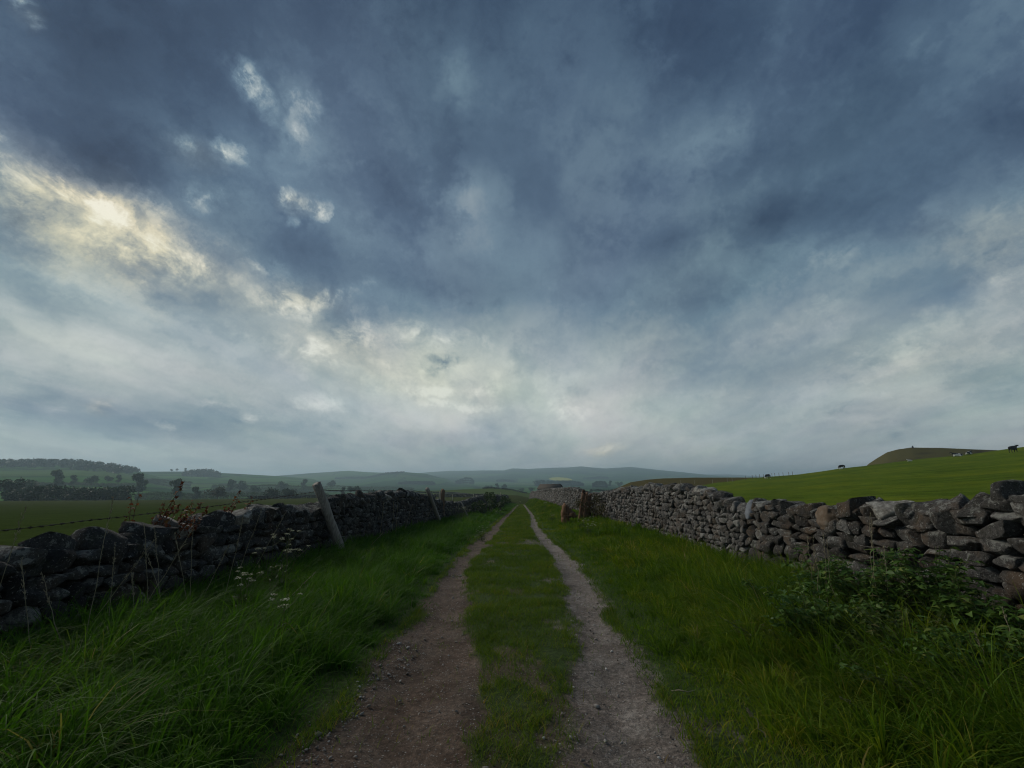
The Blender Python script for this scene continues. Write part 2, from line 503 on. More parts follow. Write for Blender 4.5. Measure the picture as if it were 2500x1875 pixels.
# profile of the wide country by range, and the ridges by their skylines in the photograph
BASE_R = [0, 300, 380, 500, 1000, 2000, 3000, 4500, 9000]
BASE_Z = [0, 0, -2.0, -4.0, -4.0, 8.0, 34.0, 60.0, 60.0]
RIDGES = [
    # cover id, range, start of rise, curve, fall behind per metre, skyline pixels
    (1, 250, 40, 2.0, .02, [(-700, 1228), (0, 1223), (350, 1221), (700, 1217), (1000, 1211), (1180, 1207), (1262, 1209), (1290, 1215), (1330, 1222)]),
    (2, 430, 265, 1.4, .03, [(700, 1214), (950, 1203), (1000, 1199), (1100, 1196), (1200, 1191), (1250, 1195), (1290, 1203), (1350, 1212)]),
    (3, 1300, 330, 1.2, .05, [(-900, 1120), (-300, 1125), (0, 1131), (200, 1132), (290, 1139), (345, 1154), (420, 1176), (500, 1190)]),
    (3, 1750, 700, 1.3, .05, [(200, 1150), (335, 1150), (400, 1150), (450, 1150), (530, 1153), (600, 1158), (690, 1164), (800, 1172)]),
    (3, 2900, 1500, 1.4, .06, [(620, 1166), (700, 1160), (760, 1155), (850, 1149), (900, 1152), (960, 1154), (1010, 1154), (1070, 1163), (1150, 1170)]),
    (3, 2200, 1300, 1.5, .06, [(860, 1172), (905, 1165), (940, 1157), (990, 1153), (1040, 1157), (1075, 1166), (1120, 1172)]),
    (3, 4300, 2200, 1.5, .08, [(700, 1166), (980, 1159), (1050, 1152), (1100, 1149), (1180, 1148), (1230, 1148), (1250, 1143), (1290, 1144), (1340, 1142), (1400, 1140), (1420, 1138), (1445, 1141), (1480, 1143), (1540, 1139), (1600, 1146), (1700, 1156), (1780, 1163), (1900, 1172)]),
    (3, 6500, 4500, 1.5, .05, [(1500, 1160), (1700, 1158), (1780, 1158), (1880, 1164), (2000, 1170)]),
    (4, 190, 60, 1.3, .05, [(1440, 1226), (1470, 1207), (1500, 1194), (1540, 1177), (1580, 1171), (1620, 1168), (1700, 1166), (1780, 1166), (1850, 1166), (1900, 1166), (2000, 1180)]),
    (5, 160, 9, 1.25, .02, [(1480, 1222), (1600, 1202), (1660, 1190), (1711, 1182), (1790, 1174), (1828, 1168), (1877, 1164), (1954, 1158), (2048, 1144), (2113, 1137), (2238, 1121), (2319, 1113), (2384, 1106), (2449, 1097), (2500, 1090), (2700, 1066), (3100, 1030)]),
    (6, 260, 165, 1.0, .08, [(2070, 1152), (2113, 1137), (2140, 1119), (2165, 1104), (2190, 1097), (2225, 1092), (2300, 1093), (2370, 1096), (2420, 1098), (2470, 1099), (2600, 1092)]),
]
_RD = []
for cid, Dm, r0, pw, fall, pts in RIDGES:
    A = np.array([[math.atan2(pxdir(*q)[0], pxdir(*q)[1]), pxdir(*q)[2] / math.hypot(*pxdir(*q)[:2])] for q in pts])
    _RD.append((cid, Dm, r0, pw, fall, A))


def terrain(x, y):
    """height and land cover of the open country"""
    x = np.asarray(x, float); y = np.asarray(y, float)
    r = np.hypot(x, y); az = np.arctan2(x, y)
    yb = np.clip(y, -8, 300)
    base = -SLOPE * yb - SLOPE * 0 + np.interp(r, BASE_R, BASE_Z)
    z = base.copy(); cover = np.ones_like(z)
    for cid, Dm, r0, pw, fall, A in _RD:
        tz = np.interp(az, A[:, 0], A[:, 1], left=-1, right=-1)
        on = (az >= A[0, 0]) & (az <= A[-1, 0])
        edge = np.minimum(smooth01((az - A[0, 0]) / .03), smooth01((A[-1, 0] - az) / .03))
        bD = -SLOPE * np.clip(Dm * np.cos(az), -8, 300) + np.interp(Dm, BASE_R, BASE_Z)
        zc = EYE + Dm * tz
        zc = bD + (zc - bD) * edge
        s = np.clip((r - r0) / (Dm - r0), 0, 1) ** pw
        zr = base + (zc - bD) * s
        back = r > Dm
        zr = np.where(back, zc - (r - Dm) * fall - ((r - Dm) / Dm) ** 2 * Dm * .05, zr)
        if cid == 1:                       # the left field: the plain itself, then the drop into the valley
            take = on & (r > r0) & (r <= Dm)
            z = np.where(take, zr, z)
            zb2 = np.maximum(zr, base - 1.5)
            z = np.where(on & back & (r < 320), np.minimum(z, zb2), z)
            continue
        up = on & (zr > z) & (r > r0)
        cover = np.where(up, cid, cover)
        z = np.where(up, zr, z)
    amp = np.clip((r - 150) / 900, 0, 1) * 6.0
    z = z + (fbm(x / 260, y / 260, 4, 3) - .5) * amp * np.clip((r - 300) / 700, 0, 1) * .8
    z = z + (fbm(x / 7.0, y / 7.0, 3, 8) - .5) * .18 * np.clip((r - 8) / 20, 0, 1)
    return z, cover


def ground_z(x, y):
    """what you stand on, lane or country"""
    x = np.atleast_1d(np.asarray(x, float)); y = np.atleast_1d(np.asarray(y, float))
    inl = (x > wl(y) - .3) & (x < wr(y) + .3) & (y < 150) & (y > -6)
    zt, _ = terrain(x, y)
    return np.where(inl, zlane(x, y), zt)


def gz(x, y):
    return float(ground_z(x, y)[0])


def build_ground():
    azs = np.unique(np.concatenate([np.radians(np.linspace(-62, 62, 900)), np.radians(np.linspace(62, 298, 100))]))
    rs = np.unique(np.concatenate([[0.0], np.geomspace(1.0, 7000, 330), np.linspace(100, 300, 60)]))
    RR, AA = np.meshgrid(rs, azs, indexing='ij')
    X = RR * np.sin(AA); Y = RR * np.cos(AA)
    z, cov = terrain(X.ravel(), Y.ravel())
    Xf, Yf = X.ravel(), Y.ravel()
    # sunk out of the way under the lane, whose own sheet lies above
    inl = np.minimum(smooth01((Xf - wl(Yf) + .6) / .5), smooth01((wr(Yf) + .6 - Xf) / .5)) * (1 - smooth01((Yf - 140) / 12)) * smooth01((Yf + 7) / 2)
    z = z - inl * .55
    n, mcol = len(rs), len(azs)
    idx = np.arange(n * mcol).reshape(n, mcol)
    q = np.stack([idx[:-1, :-1], idx[1:, :-1], idx[1:, 1:], idx[:-1, 1:]], -1).reshape(-1, 4)
    m, T, b = new_mat('field_grass')
    p = pos(T)
    cvr = attr(T, 'cover')
    rng_ = T.vmath('LENGTH', T.vmath('MULTIPLY', p, (1, 1, 0)))
    # patchwork of distant fields with hedges between
    pw_ = T.vmath('ADD', p, T.vmath('SCALE', T.noise(p, .004, 3.0, .5, color=True), s=90.0))
    vor = T.add('ShaderNodeTexVoronoi', {'Vector': T.vmath('MULTIPLY', pw_, (1.0, .55, 0.0)), 'Scale': 1 / 190.0}, feature='F1')
    ved = T.add('ShaderNodeTexVoronoi', {'Vector': T.vmath('MULTIPLY', pw_, (1.0, .55, 0.0)), 'Scale': 1 / 190.0}, feature='DISTANCE_TO_EDGE')
    rnd = T.add('ShaderNodeSeparateColor', {0: vor.outputs['Color']}).outputs[0]
    patch = T.ramp(rnd, [(0, C4(0.0198, 0.0600, 0.0105)), (.3, C4(0.0395, 0.1018, 0.0171)), (.55, C4(0.0560, 0.1260, 0.0224)), (.75, C4(0.0691, 0.1211, 0.0296)), (.9, C4(0.0329, 0.0824, 0.0185)), (1, C4(0.0790, 0.1114, 0.0395))], 'CONSTANT')
    patch = T.mix(1.0, patch, T.ramp(T.noise(p, .012, 5.0, .6), [(.3, .7), (.7, 1.3)]), 'MULTIPLY')
    hedge = T.maprange(ved.outputs['Distance'], .020, .034, 1.0, 0.0)
    patch = T.mix(T.math('MULTIPLY', hedge, .85), patch, C4(.016, .030, .012))
    moor = T.maprange(T.add('ShaderNodeSeparateXYZ', {0: p}).outputs[2], 55, 120, 0, 1)
    patch = T.mix(T.math('MULTIPLY', moor, .6), patch, T.mix(T.noise(p, .006, 4.0), C4(.05, .06, .03), C4(.10, .09, .05)))
    # near fields
    nA = T.noise(T.vmath('MULTIPLY', p, (1, 1, 0)), .35, 6.0, .65)
    nB = T.noise(p, 6.0, 5.0, .7)
    nC = T.noise(T.vmath('MULTIPLY', p, (1, .25, 0)), .05, 4.0, .6)
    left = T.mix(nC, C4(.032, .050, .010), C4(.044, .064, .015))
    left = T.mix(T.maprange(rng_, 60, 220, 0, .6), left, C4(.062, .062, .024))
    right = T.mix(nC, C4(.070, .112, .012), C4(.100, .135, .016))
    fore = T.mix(nC, C4(0.0612, 0.0900, 0.0187), C4(0.0756, 0.1008, 0.0245))
    moorc = T.mix(nA, C4(.055, .046, .018), C4(.100, .082, .030))
    knoll = T.mix(T.ramp(T.noise(p, .035, 4.0, .6), [(.42, 0.0), (.56, 1.0)]), C4(.030, .026, .020), C4(.085, .078, .032))

    def is_(k):
        return T.math('COMPARE', cvr, float(k), .5)
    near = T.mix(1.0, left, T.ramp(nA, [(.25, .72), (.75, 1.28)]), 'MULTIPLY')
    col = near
    col = T.mix(is_(2), col, fore)
    col = T.mix(is_(3), col, patch)
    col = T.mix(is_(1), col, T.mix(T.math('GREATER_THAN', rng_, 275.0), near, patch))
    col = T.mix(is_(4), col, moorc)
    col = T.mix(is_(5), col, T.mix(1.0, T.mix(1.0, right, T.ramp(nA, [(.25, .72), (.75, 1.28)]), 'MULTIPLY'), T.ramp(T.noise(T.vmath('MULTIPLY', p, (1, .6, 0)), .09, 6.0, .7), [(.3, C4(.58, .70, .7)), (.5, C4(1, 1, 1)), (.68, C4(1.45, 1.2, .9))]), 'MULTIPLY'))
    tus = T.ramp(T.noise(T.vmath('MULTIPLY', p, (1, .8, 0)), .55, 5.0, .7), [(.56, 0.0), (.66, .55)])
    col = T.mix(T.math('MULTIPLY', tus, is_(5)), col, C4(.040, .060, .010))
    col = T.mix(is_(6), col, knoll)
    col = T.mix(T.maprange(rng_, 20, 120, .55, 0.12), col, T.mix(1.0, col, T.ramp(nB, [(.3, .4), (.7, 1.6)]), 'MULTIPLY'))
    yl = T.vmath('LENGTH', T.vmath('MULTIPLY', T.vmath('SUBTRACT', p, tuple(RAPE)), (1 / 62.0, 1 / 230.0, 0)))
    col = T.mix(T.maprange(yl, .97, 1.0, .9, 0.0), col, C4(.42, .40, .03))
    T.l.new(col, b.inputs['Base Color'])
    b.inputs['Roughness'].default_value = .95
    b.inputs['Specular IOR Level'].default_value = 0.0
    bump(T, b, T.math('ADD', nB, T.math('MULTIPLY', nA, 2.0)), .6, .12)
    o = mesh_np('ground', np.stack([Xf, Yf, z], 1), q, m, smooth=True, attrs={'cover': cov})
    o['kind'] = 'structure'
    return o


RAPE = at(1368, 1166, D=2650)
build_ground()


# ------------------------------------------------------------------ the lane
def dirt_mask(x, y):
    """1 on the worn ruts, 0 on the grass"""
    wob = (fbm(x * 2.2, y * .9, 4, 31) - .5) * .45 + (fbm(x * 9, y * 7, 3, 37) - .5) * .22
    sc = 1 / (1 + np.clip((y - 25) / 40, 0, 3))
    wob = wob * (.35 + .65 * sc)
    xl = x + wob
    L = np.minimum(xl - pl(LRl, y), pl(LRr, y) - xl)
    Rr = np.minimum(xl - pl(RRl, y), pl(RRr, y) - xl)
    m = np.clip(np.maximum(L, Rr) / .12 + .5, 0, 1)
    # worn out middle close to the viewer
    mid = smooth01((4.6 - y) / 2.0) * smooth01((fbm(x * 1.6 + 3, y * 1.6, 4, 77) - .38) / .14) * (x > -1.5) * (x < 1.15)
    spots = smooth01((fbm(x * 1.3, y * .8, 4, 91) - .60) / .06) * (x > -1.0) * (x < 1.6) * (y < 30)
    return np.clip(np.maximum(m, np.maximum(mid, spots * .8)), 0, 1)


def build_lane():
    ys = np.concatenate([np.arange(-6, 1.5, .25), 1.5 * np.exp(np.arange(0, math.log(150 / 1.5), .011)), [150.0]])
    us = np.linspace(0, 1, 330)
    YY, UU = np.meshgrid(ys, us, indexing='ij')
    XX = (wl(YY) - .25) * (1 - UU) + (wr(YY) + .25) * UU
    X, Y = XX.ravel(), YY.ravel()
    z = zlane(X, Y)
    dm = dirt_mask(X, Y)
    # crumbly surface on the dirt
    z = z + dm * ((fbm(X * 14, Y * 14, 3, 51) - .5) * .022) - dm * .012
    n, mcol = YY.shape
    idx = np.arange(n * mcol).reshape(n, mcol)
    q = np.stack([idx[:-1, :-1], idx[:-1, 1:], idx[1:, 1:], idx[1:, :-1]], -1).reshape(-1, 4)
    m, T, b = new_mat('lane_earth')
    p = pos(T)
    d = attr(T, 'dirt')
    side = attr(T, 'right')
    n1 = T.noise(p, 3.0, 6.0, .65)
    n2 = T.noise(p, 22.0, 5.0, .7)
    n3 = T.noise(p, 90.0, 4.0, .7)
    red = T.ramp(n1, [(.3, C4(0.0618, 0.0394, 0.0269)), (.5, C4(0.0944, 0.0664, 0.0484)), (.7, C4(0.1287, 0.0987, 0.0772))])
    grey = T.ramp(n1, [(.3, C4(0.1093, 0.0895, 0.0749)), (.5, C4(0.1664, 0.1436, 0.1248)), (.7, C4(0.2236, 0.2028, 0.1789))])
    dirt = T.mix(side, red, grey)
    dirt = T.mix(1.0, dirt, T.ramp(n2, [(.25, .38), (.5, .95), (.75, 1.75)]), 'MULTIPLY')
    dirt = T.mix(1.0, dirt, T.ramp(T.noise(p, 1.3, 5.0, .65), [(.3, .6), (.5, 1.0), (.7, 1.3)]), 'MULTIPLY')
    dirt = T.mix(1.0, dirt, T.ramp(n3, [(.3, .5), (.7, 1.6)]), 'MULTIPLY')
    vor = T.add('ShaderNodeTexVoronoi', {'Vector': T.vmath('ADD', p, T.vmath('SCALE', T.noise(p, 30.0, 2.0, color=True), s=.02)), 'Scale': 48.0}, feature='F1')
    rnd = T.add('ShaderNodeSeparateColor', {0: vor.outputs['Color']})
    peb = T.math('MULTIPLY', T.maprange(vor.outputs['Distance'], .25, .42, 1, 0), T.math('GREATER_THAN', rnd.outputs[0], .62))
    dirt = T.mix(T.math('MULTIPLY', peb, .75), dirt, T.ramp(rnd.outputs[1], [(0, C4(.10, .085, .07)), (.6, C4(.22, .20, .18)), (1, C4(.40, .39, .36))]))
    soil = T.mix(n1, C4(0.0240, 0.0460, 0.0084), C4(0.0520, 0.0805, 0.0168))
    soil = T.mix(1.0, soil, T.ramp(n2, [(.3, .45), (.7, 1.5)]), 'MULTIPLY')
    far = T.maprange(T.add('ShaderNodeSeparateXYZ', {0: p}).outputs[1], 30, 80, 0, 1)
    soil = T.mix(far, soil, T.mix(n2, C4(.040, .070, .014), C4(.080, .115, .022)))
    T.l.new(T.mix(d, soil, dirt), b.inputs['Base Color'])
    b.inputs['Roughness'].default_value = .95
    b.inputs['Specular IOR Level'].default_value = .15
    hgt = T.math('ADD', T.math('MULTIPLY', n2, .9), T.math('ADD', T.math('MULTIPLY', n3, .45), T.math('MULTIPLY', peb, .5)))
    bump(T, b, hgt, .9, .025)
    rightm = smooth01((X - .2) / .5) * .85 + .15 * smooth01((Y - 5) / 8)
    o = mesh_np('farm_track', np.stack([X, Y, z], 1), q, m, smooth=True, attrs={'dirt': dm, 'right': rightm})
    o['kind'] = 'structure'


build_lane()


# ------------------------------------------------------------------ rocks and dry stone walls
_TOPO = {}


def cube_topo(n):
    if n in _TOPO:
        return _TOPO[n]
    ids = {}; V = []; Fq = []

    def vid(k):
        if k not in ids:
            ids[k] = len(V)
            V.append([2.0 * c / n - 1 for c in k])
        return ids[k]
    for ax in range(3):
        for s in (0, n):
            for i in range(n):
                for j in range(n):
                    def mk(a, b):
                        k = [0, 0, 0]
                        k[ax] = s; k[(ax + 1) % 3] = a; k[(ax + 2) % 3] = b
                        return vid(tuple(k))
                    q = [mk(i, j), mk(i + 1, j), mk(i + 1, j + 1), mk(i, j + 1)]
                    Fq.append(q if s else q[::-1])
    _TOPO[n] = (np.array(V), np.array(Fq))
    return _TOPO[n]


def rock(n, seed, boxy=6.0, cuts=9, lo=.62, hi=.98, rough=.05):
    """a broken lump of stone in a unit box: rounded block, chipped flat by random planes"""
    rg = np.random.default_rng(seed)
    P, Fq = cube_topo(n)
    p = np.sign(P) * np.abs(P) ** .9
    nk = (np.abs(p) ** boxy).sum(1) ** (1 / boxy)
    p = p / nk[:, None]
    for i in range(cuts):
        d = rg.normal(size=3); d /= np.linalg.norm(d)
        w = rg.uniform(lo, hi) * (np.abs(d).sum() ** .55)
        over = np.maximum(p @ d - w, 0)
        p = p - over[:, None] * d
    for k in range(5):
        f = rg.normal(size=3) * (2.0 + 2.2 * k); ph = rg.uniform(0, 6.28)
        p = p + (rg.normal(size=3) * rough / (1 + .5 * k))[None] * np.sin(p @ f + ph)[:, None]
    p = p - (p.max(0) + p.min(0)) / 2
    p = p / np.maximum(p.max(0) - p.min(0), .2) * 2
    return p, Fq


ROCKS = {n: [rock(n, 100 * n + i, boxy=[10, 18, 30][i % 3], cuts=12 + i % 7, lo=.52, hi=.90, rough=.02) for i in range(18)] for n in (2, 3, 5, 7)}
COPES = {n: [rock(n, 900 + 100 * n + i, boxy=[8, 14, 24][i % 3], cuts=13 + i % 7, lo=.46, hi=.84, rough=.025) for i in range(16)] for n in (3, 5, 9)}


def rot3(rg, n, ax_, ay_, az_):
    a = rg.normal(0, 1, (n, 3)) * np.array([ax_, ay_, az_])
    out = np.empty((n, 3, 3))
    for i in range(n):
        out[i] = np.array(Euler(a[i]).to_matrix())
    return out


class Stones:
    """collects many stones of a wall face into one mesh"""
    def __init__(self):
        self.V = []; self.F = []; self.A = []; self.n = 0

    def put(self, tmpl, frames, centers, half, sv):
        P, Fq = tmpl
        k = len(centers)
        if not k:
            return
        W = np.einsum('kij,kpj->kpi', frames, P[None] * half[:, None, :]) + centers[:, None, :]
        self.V.append(W.reshape(-1, 3))
        self.F.append((Fq[None] + (np.arange(k) * len(P))[:, None, None]).reshape(-1, 4) + self.n)
        self.A.append(np.repeat(sv, len(P)))
        self.n += k * len(P)

    def build(self, name, mat, parent, smooth=False, loc=None):
        V = np.concatenate(self.V)
        if loc is not None:
            V = V - np.array(loc)
        return mesh_np(name, V, np.concatenate(self.F), mat, parent, smooth, {'sv': np.concatenate(self.A)})


def wall_top(pts, face, back):
    """heights of a wall top along y, read from the photograph at the wall's own line"""
    out = []
    for q in pts:
        x, y, z = pxdir(*q)
        lo, hi = .5, 160.0
        for _ in range(60):
            mid = (lo + hi) / 2
            fx = x / y * mid
            wx = float(face(mid)) + back
            if (abs(fx) < abs(wx)):
                lo = mid
            else:
                hi = mid
        out.append((lo, EYE + z / y * lo))
    return sorted(out)


def build_wall(name, label, face, side, y0, y1, top, seed, mats, course=(.10, .19), width=(.16, .40), cope=(.28, .55), cope_h=(.24, .40), cope_solo=100, skew=.10, batter=.08, specials=()):
    """side +1: the lane face looks to -x.  parts: stonework, hearting, every near coping stone"""
    rg = np.random.default_rng(seed)
    ty = np.array([t[0] for t in top]); tz = np.array([t[1] for t in top])
    ym = max(y0, 1.5)
    root = thing(name, label, 'wall', (float(face(ym)), ym, gz(float(face(ym)) - side * .3, ym)))
    root['kind'] = 'thing'
    org = np.array(root.location)

    def base(y):
        return zlane(face(y) - side * .15, y)

    def topz(y):
        b = base(y)
        return b + np.clip(np.interp(y, ty, tz) - b, 1.05, 2.1)

    def frame(y):
        e = .05
        t = np.stack([(face(y + e) - face(y - e)), np.full_like(y, 2 * e), (base(y + e) - base(y - e))], 1)
        t /= np.linalg.norm(t, axis=1)[:, None]
        nrm = np.stack([-t[:, 1] * side, t[:, 0] * side, np.zeros_like(y)], 1)
        nrm /= np.linalg.norm(nrm, axis=1)[:, None]
        up = np.cross(t, nrm) if side < 0 else np.cross(nrm, t)
        up[up[:, 2] < 0] *= -1
        return np.stack([t, nrm, up], 2)                # columns: along, out, up
    groups = {}
    acc = -.12
    while acc < 2.2:
        h0 = rg.uniform(*course) * (1.15 if acc < .5 else 1.0)
        y = y0 - rg.uniform(0, .3)
        while y < y1:
            far = 1 + np.clip((y - 35) / 60, 0, 1) * 1.2
            w = rg.uniform(*width) * far * (1.25 if rg.random() < .12 else 1)
            h = h0 * rg.uniform(.8, 1.3)
            zc = acc + h0 / 2 + rg.normal(0, .012)
            yc = y + w / 2
            if yc < y1 and acc + h0 * .8 < float(topz(np.array([yc]))[0] - base(np.array([yc]))[0]) - cope_h[0] * .5:
                n = 7 if yc < 7.5 else 5 if yc < 20 else 3 if yc < 50 else 2
                groups.setdefault((n, int(rg.integers(0, 18))), []).append((yc, zc, w, h))
            y += w * rg.uniform(.94, 1.04)
        acc += h0
    st = Stones()
    for (n, k), L in groups.items():
        A = np.array(L)
        y, zc, w, h = A.T
        b = base(y)
        fr = frame(y)
        out = rg.normal(0, .022, len(y)) - batter * zc
        dep = rg.uniform(.10, .16, len(y))
        cx = np.stack([face(y), y, b + zc], 1) + fr[:, :, 1] * (out - dep + .03)[:, None]
        half = np.stack([w * .53, dep, h * .56], 1)
        big = rg.random(len(y)) < .12
        rr = rot3(rg, len(y), .10, skew, .07)
        rr[big] = rot3(rg, int(big.sum()), .15, .45, .12)
        half[big] *= np.array([.92, 1, 1.05])
        st.put(ROCKS[n][k], np.einsum('kij,kjl->kil', fr, rr), cx, half, np.clip(rg.normal(.5, .22, len(y)) - .15 * (zc < .3), 0, 1))
    st.build('stonework', mats[0], root, loc=org)
    # packing behind the face
    ys = np.concatenate([np.arange(y0, min(y1, 30), .4), np.arange(min(y1, 30), y1, 1.5), [y1]])
    ys = np.unique(np.clip(ys, y0, y1))
    b = base(ys); t = topz(ys) - cope_h[0] * .8
    f = face(ys)
    prof = [(.20, -.3), (.20 + batter * 1.0, 0), (.46, 0), (.56, -.3)]
    V = []
    for j, (off, _) in enumerate(prof):
        zz = (b - .3) if j in (0, 3) else t
        V.append(np.stack([f + side * off, ys, zz], 1))
    V = np.stack(V, 1)
    V = V + np.random.default_rng(seed + 5).normal(0, .012, V.shape)
    idx = np.arange(V.shape[0] * 4).reshape(-1, 4)
    q = [np.stack([idx[:-1, j], idx[1:, j], idx[1:, (j + 1) % 4], idx[:-1, (j + 1) % 4]], 1) for j in range(4)]
    q.append(idx[[0]]); q.append(idx[[-1]])
    mesh_np('hearting', V.reshape(-1, 3) - org, q, mats[1], root, attrs={'sv': np.full(V.shape[0] * 4, .2)})
    # coping
    y = y0
    cl = []
    while y < y1:
        far = 1 + np.clip((y - 40) / 60, 0, 1)
        w = rg.uniform(*cope) * far
        sp = [s for s in specials if y <= s['y'] < y + w]
        cl.append((y + w / 2, w, sp[0] if sp else None))
        y += w * rg.uniform(.86, .98)
    rest = Stones()
    for i, (yc, w, sp) in enumerate(cl):
        ya = np.array([yc])
        fr = frame(ya)[0]
        h = rg.uniform(*cope_h) * (1 if yc < 60 else .9)
        tp = float(topz(ya)[0]) + rg.uniform(-.07, .05)
        wd = rg.uniform(.34, .50)
        c = np.array([float(face(yc)) + side * (.30 + rg.normal(0, .03)), yc, tp - h / 2])
        half = np.array([w * rg.uniform(.50, .60), wd / 2 + .04, h * .58])
        a = np.array(Euler((rg.normal(0, .16), rg.normal(0, .22), rg.normal(0, .2))).to_matrix())
        sv = float(np.clip(rg.normal(.55, .25), 0, 1))
        n = 9 if yc < 13 else 5 if yc < 35 else 3
        tm = COPES[n][int(rg.integers(0, 16))]
        mt = mats[0]
        if sp:
            tm = sp.get('tm', tm); mt = sp.get('mat', mt); sv = sp.get('sv', sv)
            half = np.array(sp.get('half', half)); c[2] = tp - half[2] * .8
        if yc > .8 and i < cope_solo + 20 and yc < 60 and len([1 for o in root.children if o.name.startswith('coping_stone')]) < cope_solo:
            one = Stones()
            one.put(tm, (fr @ a)[None], np.zeros((1, 3)), half[None], np.array([sv]))
            o = one.build('coping_stone', mt, root, smooth=bool(sp and sp.get('smooth')))
            o.location = c - org
            if sp:
                o['label'] = sp['label']
        else:
            rest.put(tm, (fr @ a)[None], c[None], half[None], np.array([sv]))
    if rest.V:
        o = rest.build('coping_row', mats[0], root, loc=org)
        o['kind'] = 'stuff'
    return root, topz


ST_R = mat_stone('stone_grey', [(0, C4(0.037, 0.035, 0.032)), (.3, C4(0.074, 0.069, 0.064)), (.55, C4(0.115, 0.109, 0.102)), (.8, C4(0.155, 0.149, 0.140)), (1, C4(0.223, 0.217, 0.205))], .7, .55)
ST_N = mat_stone('stone_brown_grey', [(0, C4(0.0252, 0.0229, 0.0212)), (.3, C4(0.0428, 0.0387, 0.0350)), (.55, C4(0.0655, 0.0616, 0.0561)), (.8, C4(0.0907, 0.0871, 0.0819)), (1, C4(0.1411, 0.1373, 0.1297))], .6, .75)
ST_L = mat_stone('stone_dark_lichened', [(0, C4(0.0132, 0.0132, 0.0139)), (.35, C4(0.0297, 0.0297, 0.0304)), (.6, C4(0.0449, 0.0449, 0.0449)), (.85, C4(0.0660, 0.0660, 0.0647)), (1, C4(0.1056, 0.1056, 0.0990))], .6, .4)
ST_C = mat_simple('dark_packing', [(.3, C4(.018, .016, .014)), (.7, C4(.05, .045, .038))], 9.0)

topL = wall_top([(-120, 1360), (0, 1337), (130, 1310), (200, 1303), (300, 1298), (400, 1288), (520, 1260), (600, 1243), (647, 1233), (758, 1230), (821, 1217), (869, 1208), (945, 1200), (995, 1196), (1043, 1211), (1075, 1220), (1122, 1227), (1154, 1217), (1201, 1205), (1240, 1205)], wl, -.15)
topR = wall_top([(2700, 1190), (2493, 1186), (2417, 1176), (2385, 1200), (2290, 1205), (2259, 1217), (2142, 1220), (2078, 1220), (2015, 1233), (1958, 1230), (1920, 1220), (1854, 1220), (1812, 1229), (1800, 1229), (1785, 1222), (1770, 1214), (1738, 1198), (1668, 1186), (1595, 1183), (1516, 1192), (1469, 1202), (1440, 1206), (1402, 1190), (1342, 1193), (1300, 1200)], wr, .15)


def ywall(px, face, back=.0):
    return wall_top([(px, 1200)], face, back)[0][0]


boulder = rock(11, 4242, boxy=2.6, cuts=5, lo=.72, hi=.95, rough=.05)
slab = rock(9, 4243, boxy=9, cuts=6, lo=.6, hi=.95, rough=.03)
ST_BOULDER = mat_simple('stone_round_brown', [(.3, C4(.075, .055, .038)), (.5, C4(.125, .088, .058)), (.7, C4(.16, .14, .115))], 7.0, .9, .5)
ST_PALE = mat_simple('stone_pale_lichen', [(.3, C4(.07, .065, .058)), (.5, C4(.17, .16, .14)), (.68, C4(.36, .35, .31))], 14.0, .95, .6)
ST_BLUE = mat_simple('stone_blue_grey', [(.3, C4(.075, .085, .10)), (.6, C4(.15, .165, .185)), (.75, C4(.28, .29, .30))], 9.0, .9, .6)
spR = [dict(y=ywall(2012, wr, .2), tm=boulder, mat=ST_BOULDER, half=(.27, .22, .21), smooth=True, label='smooth rounded brown boulder among angular coping stones'),
       dict(y=ywall(2180, wr, .2), mat=ST_PALE, half=(.24, .25, .21), label='pale lichen-crusted coping stone'),
       dict(y=ywall(1826, wr, .2), tm=slab, mat=ST_BLUE, half=(.34, .2, .24), label='blue-grey coping slab streaked white')]
spF = [dict(y=ywall(1700, wr, .2), mat=ST_PALE, half=(.34, .24, .24), label='white-crusted coping stone on the shoulder of the wall')]
spL = [dict(y=ywall(y_, wl, -.2), mat=ST_PALE, half=(.3, .24, .2), label=l_) for y_, l_ in ((590, 'pale-topped coping stone'), (945, 'whitish peaked coping stone'), (470, 'light grey tilted coping stone'))]

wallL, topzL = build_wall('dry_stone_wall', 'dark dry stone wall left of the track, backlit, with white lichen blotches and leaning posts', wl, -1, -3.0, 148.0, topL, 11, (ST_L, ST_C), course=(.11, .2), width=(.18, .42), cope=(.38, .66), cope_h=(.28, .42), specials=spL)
wallN, topzN = build_wall('dry_stone_wall', 'near brown-grey dry stone wall with big blocky coping, weeds at its foot', wr, 1, -3.0, ywall(1806, wr), topR, 12, (ST_N, ST_C), course=(.12, .23), width=(.22, .52), cope=(.26, .44), cope_h=(.25, .38), specials=spR)
wallF, topzF = build_wall('dry_stone_wall', 'long grey rubble wall running down the right side of the track to the barn', lambda y: wr(y), 1, ywall(1798, wr) + .1, 146.0, topR, 13, (ST_R, ST_C), course=(.10, .17), width=(.14, .34), cope=(.2, .40), cope_h=(.22, .38), skew=.22, specials=spF)


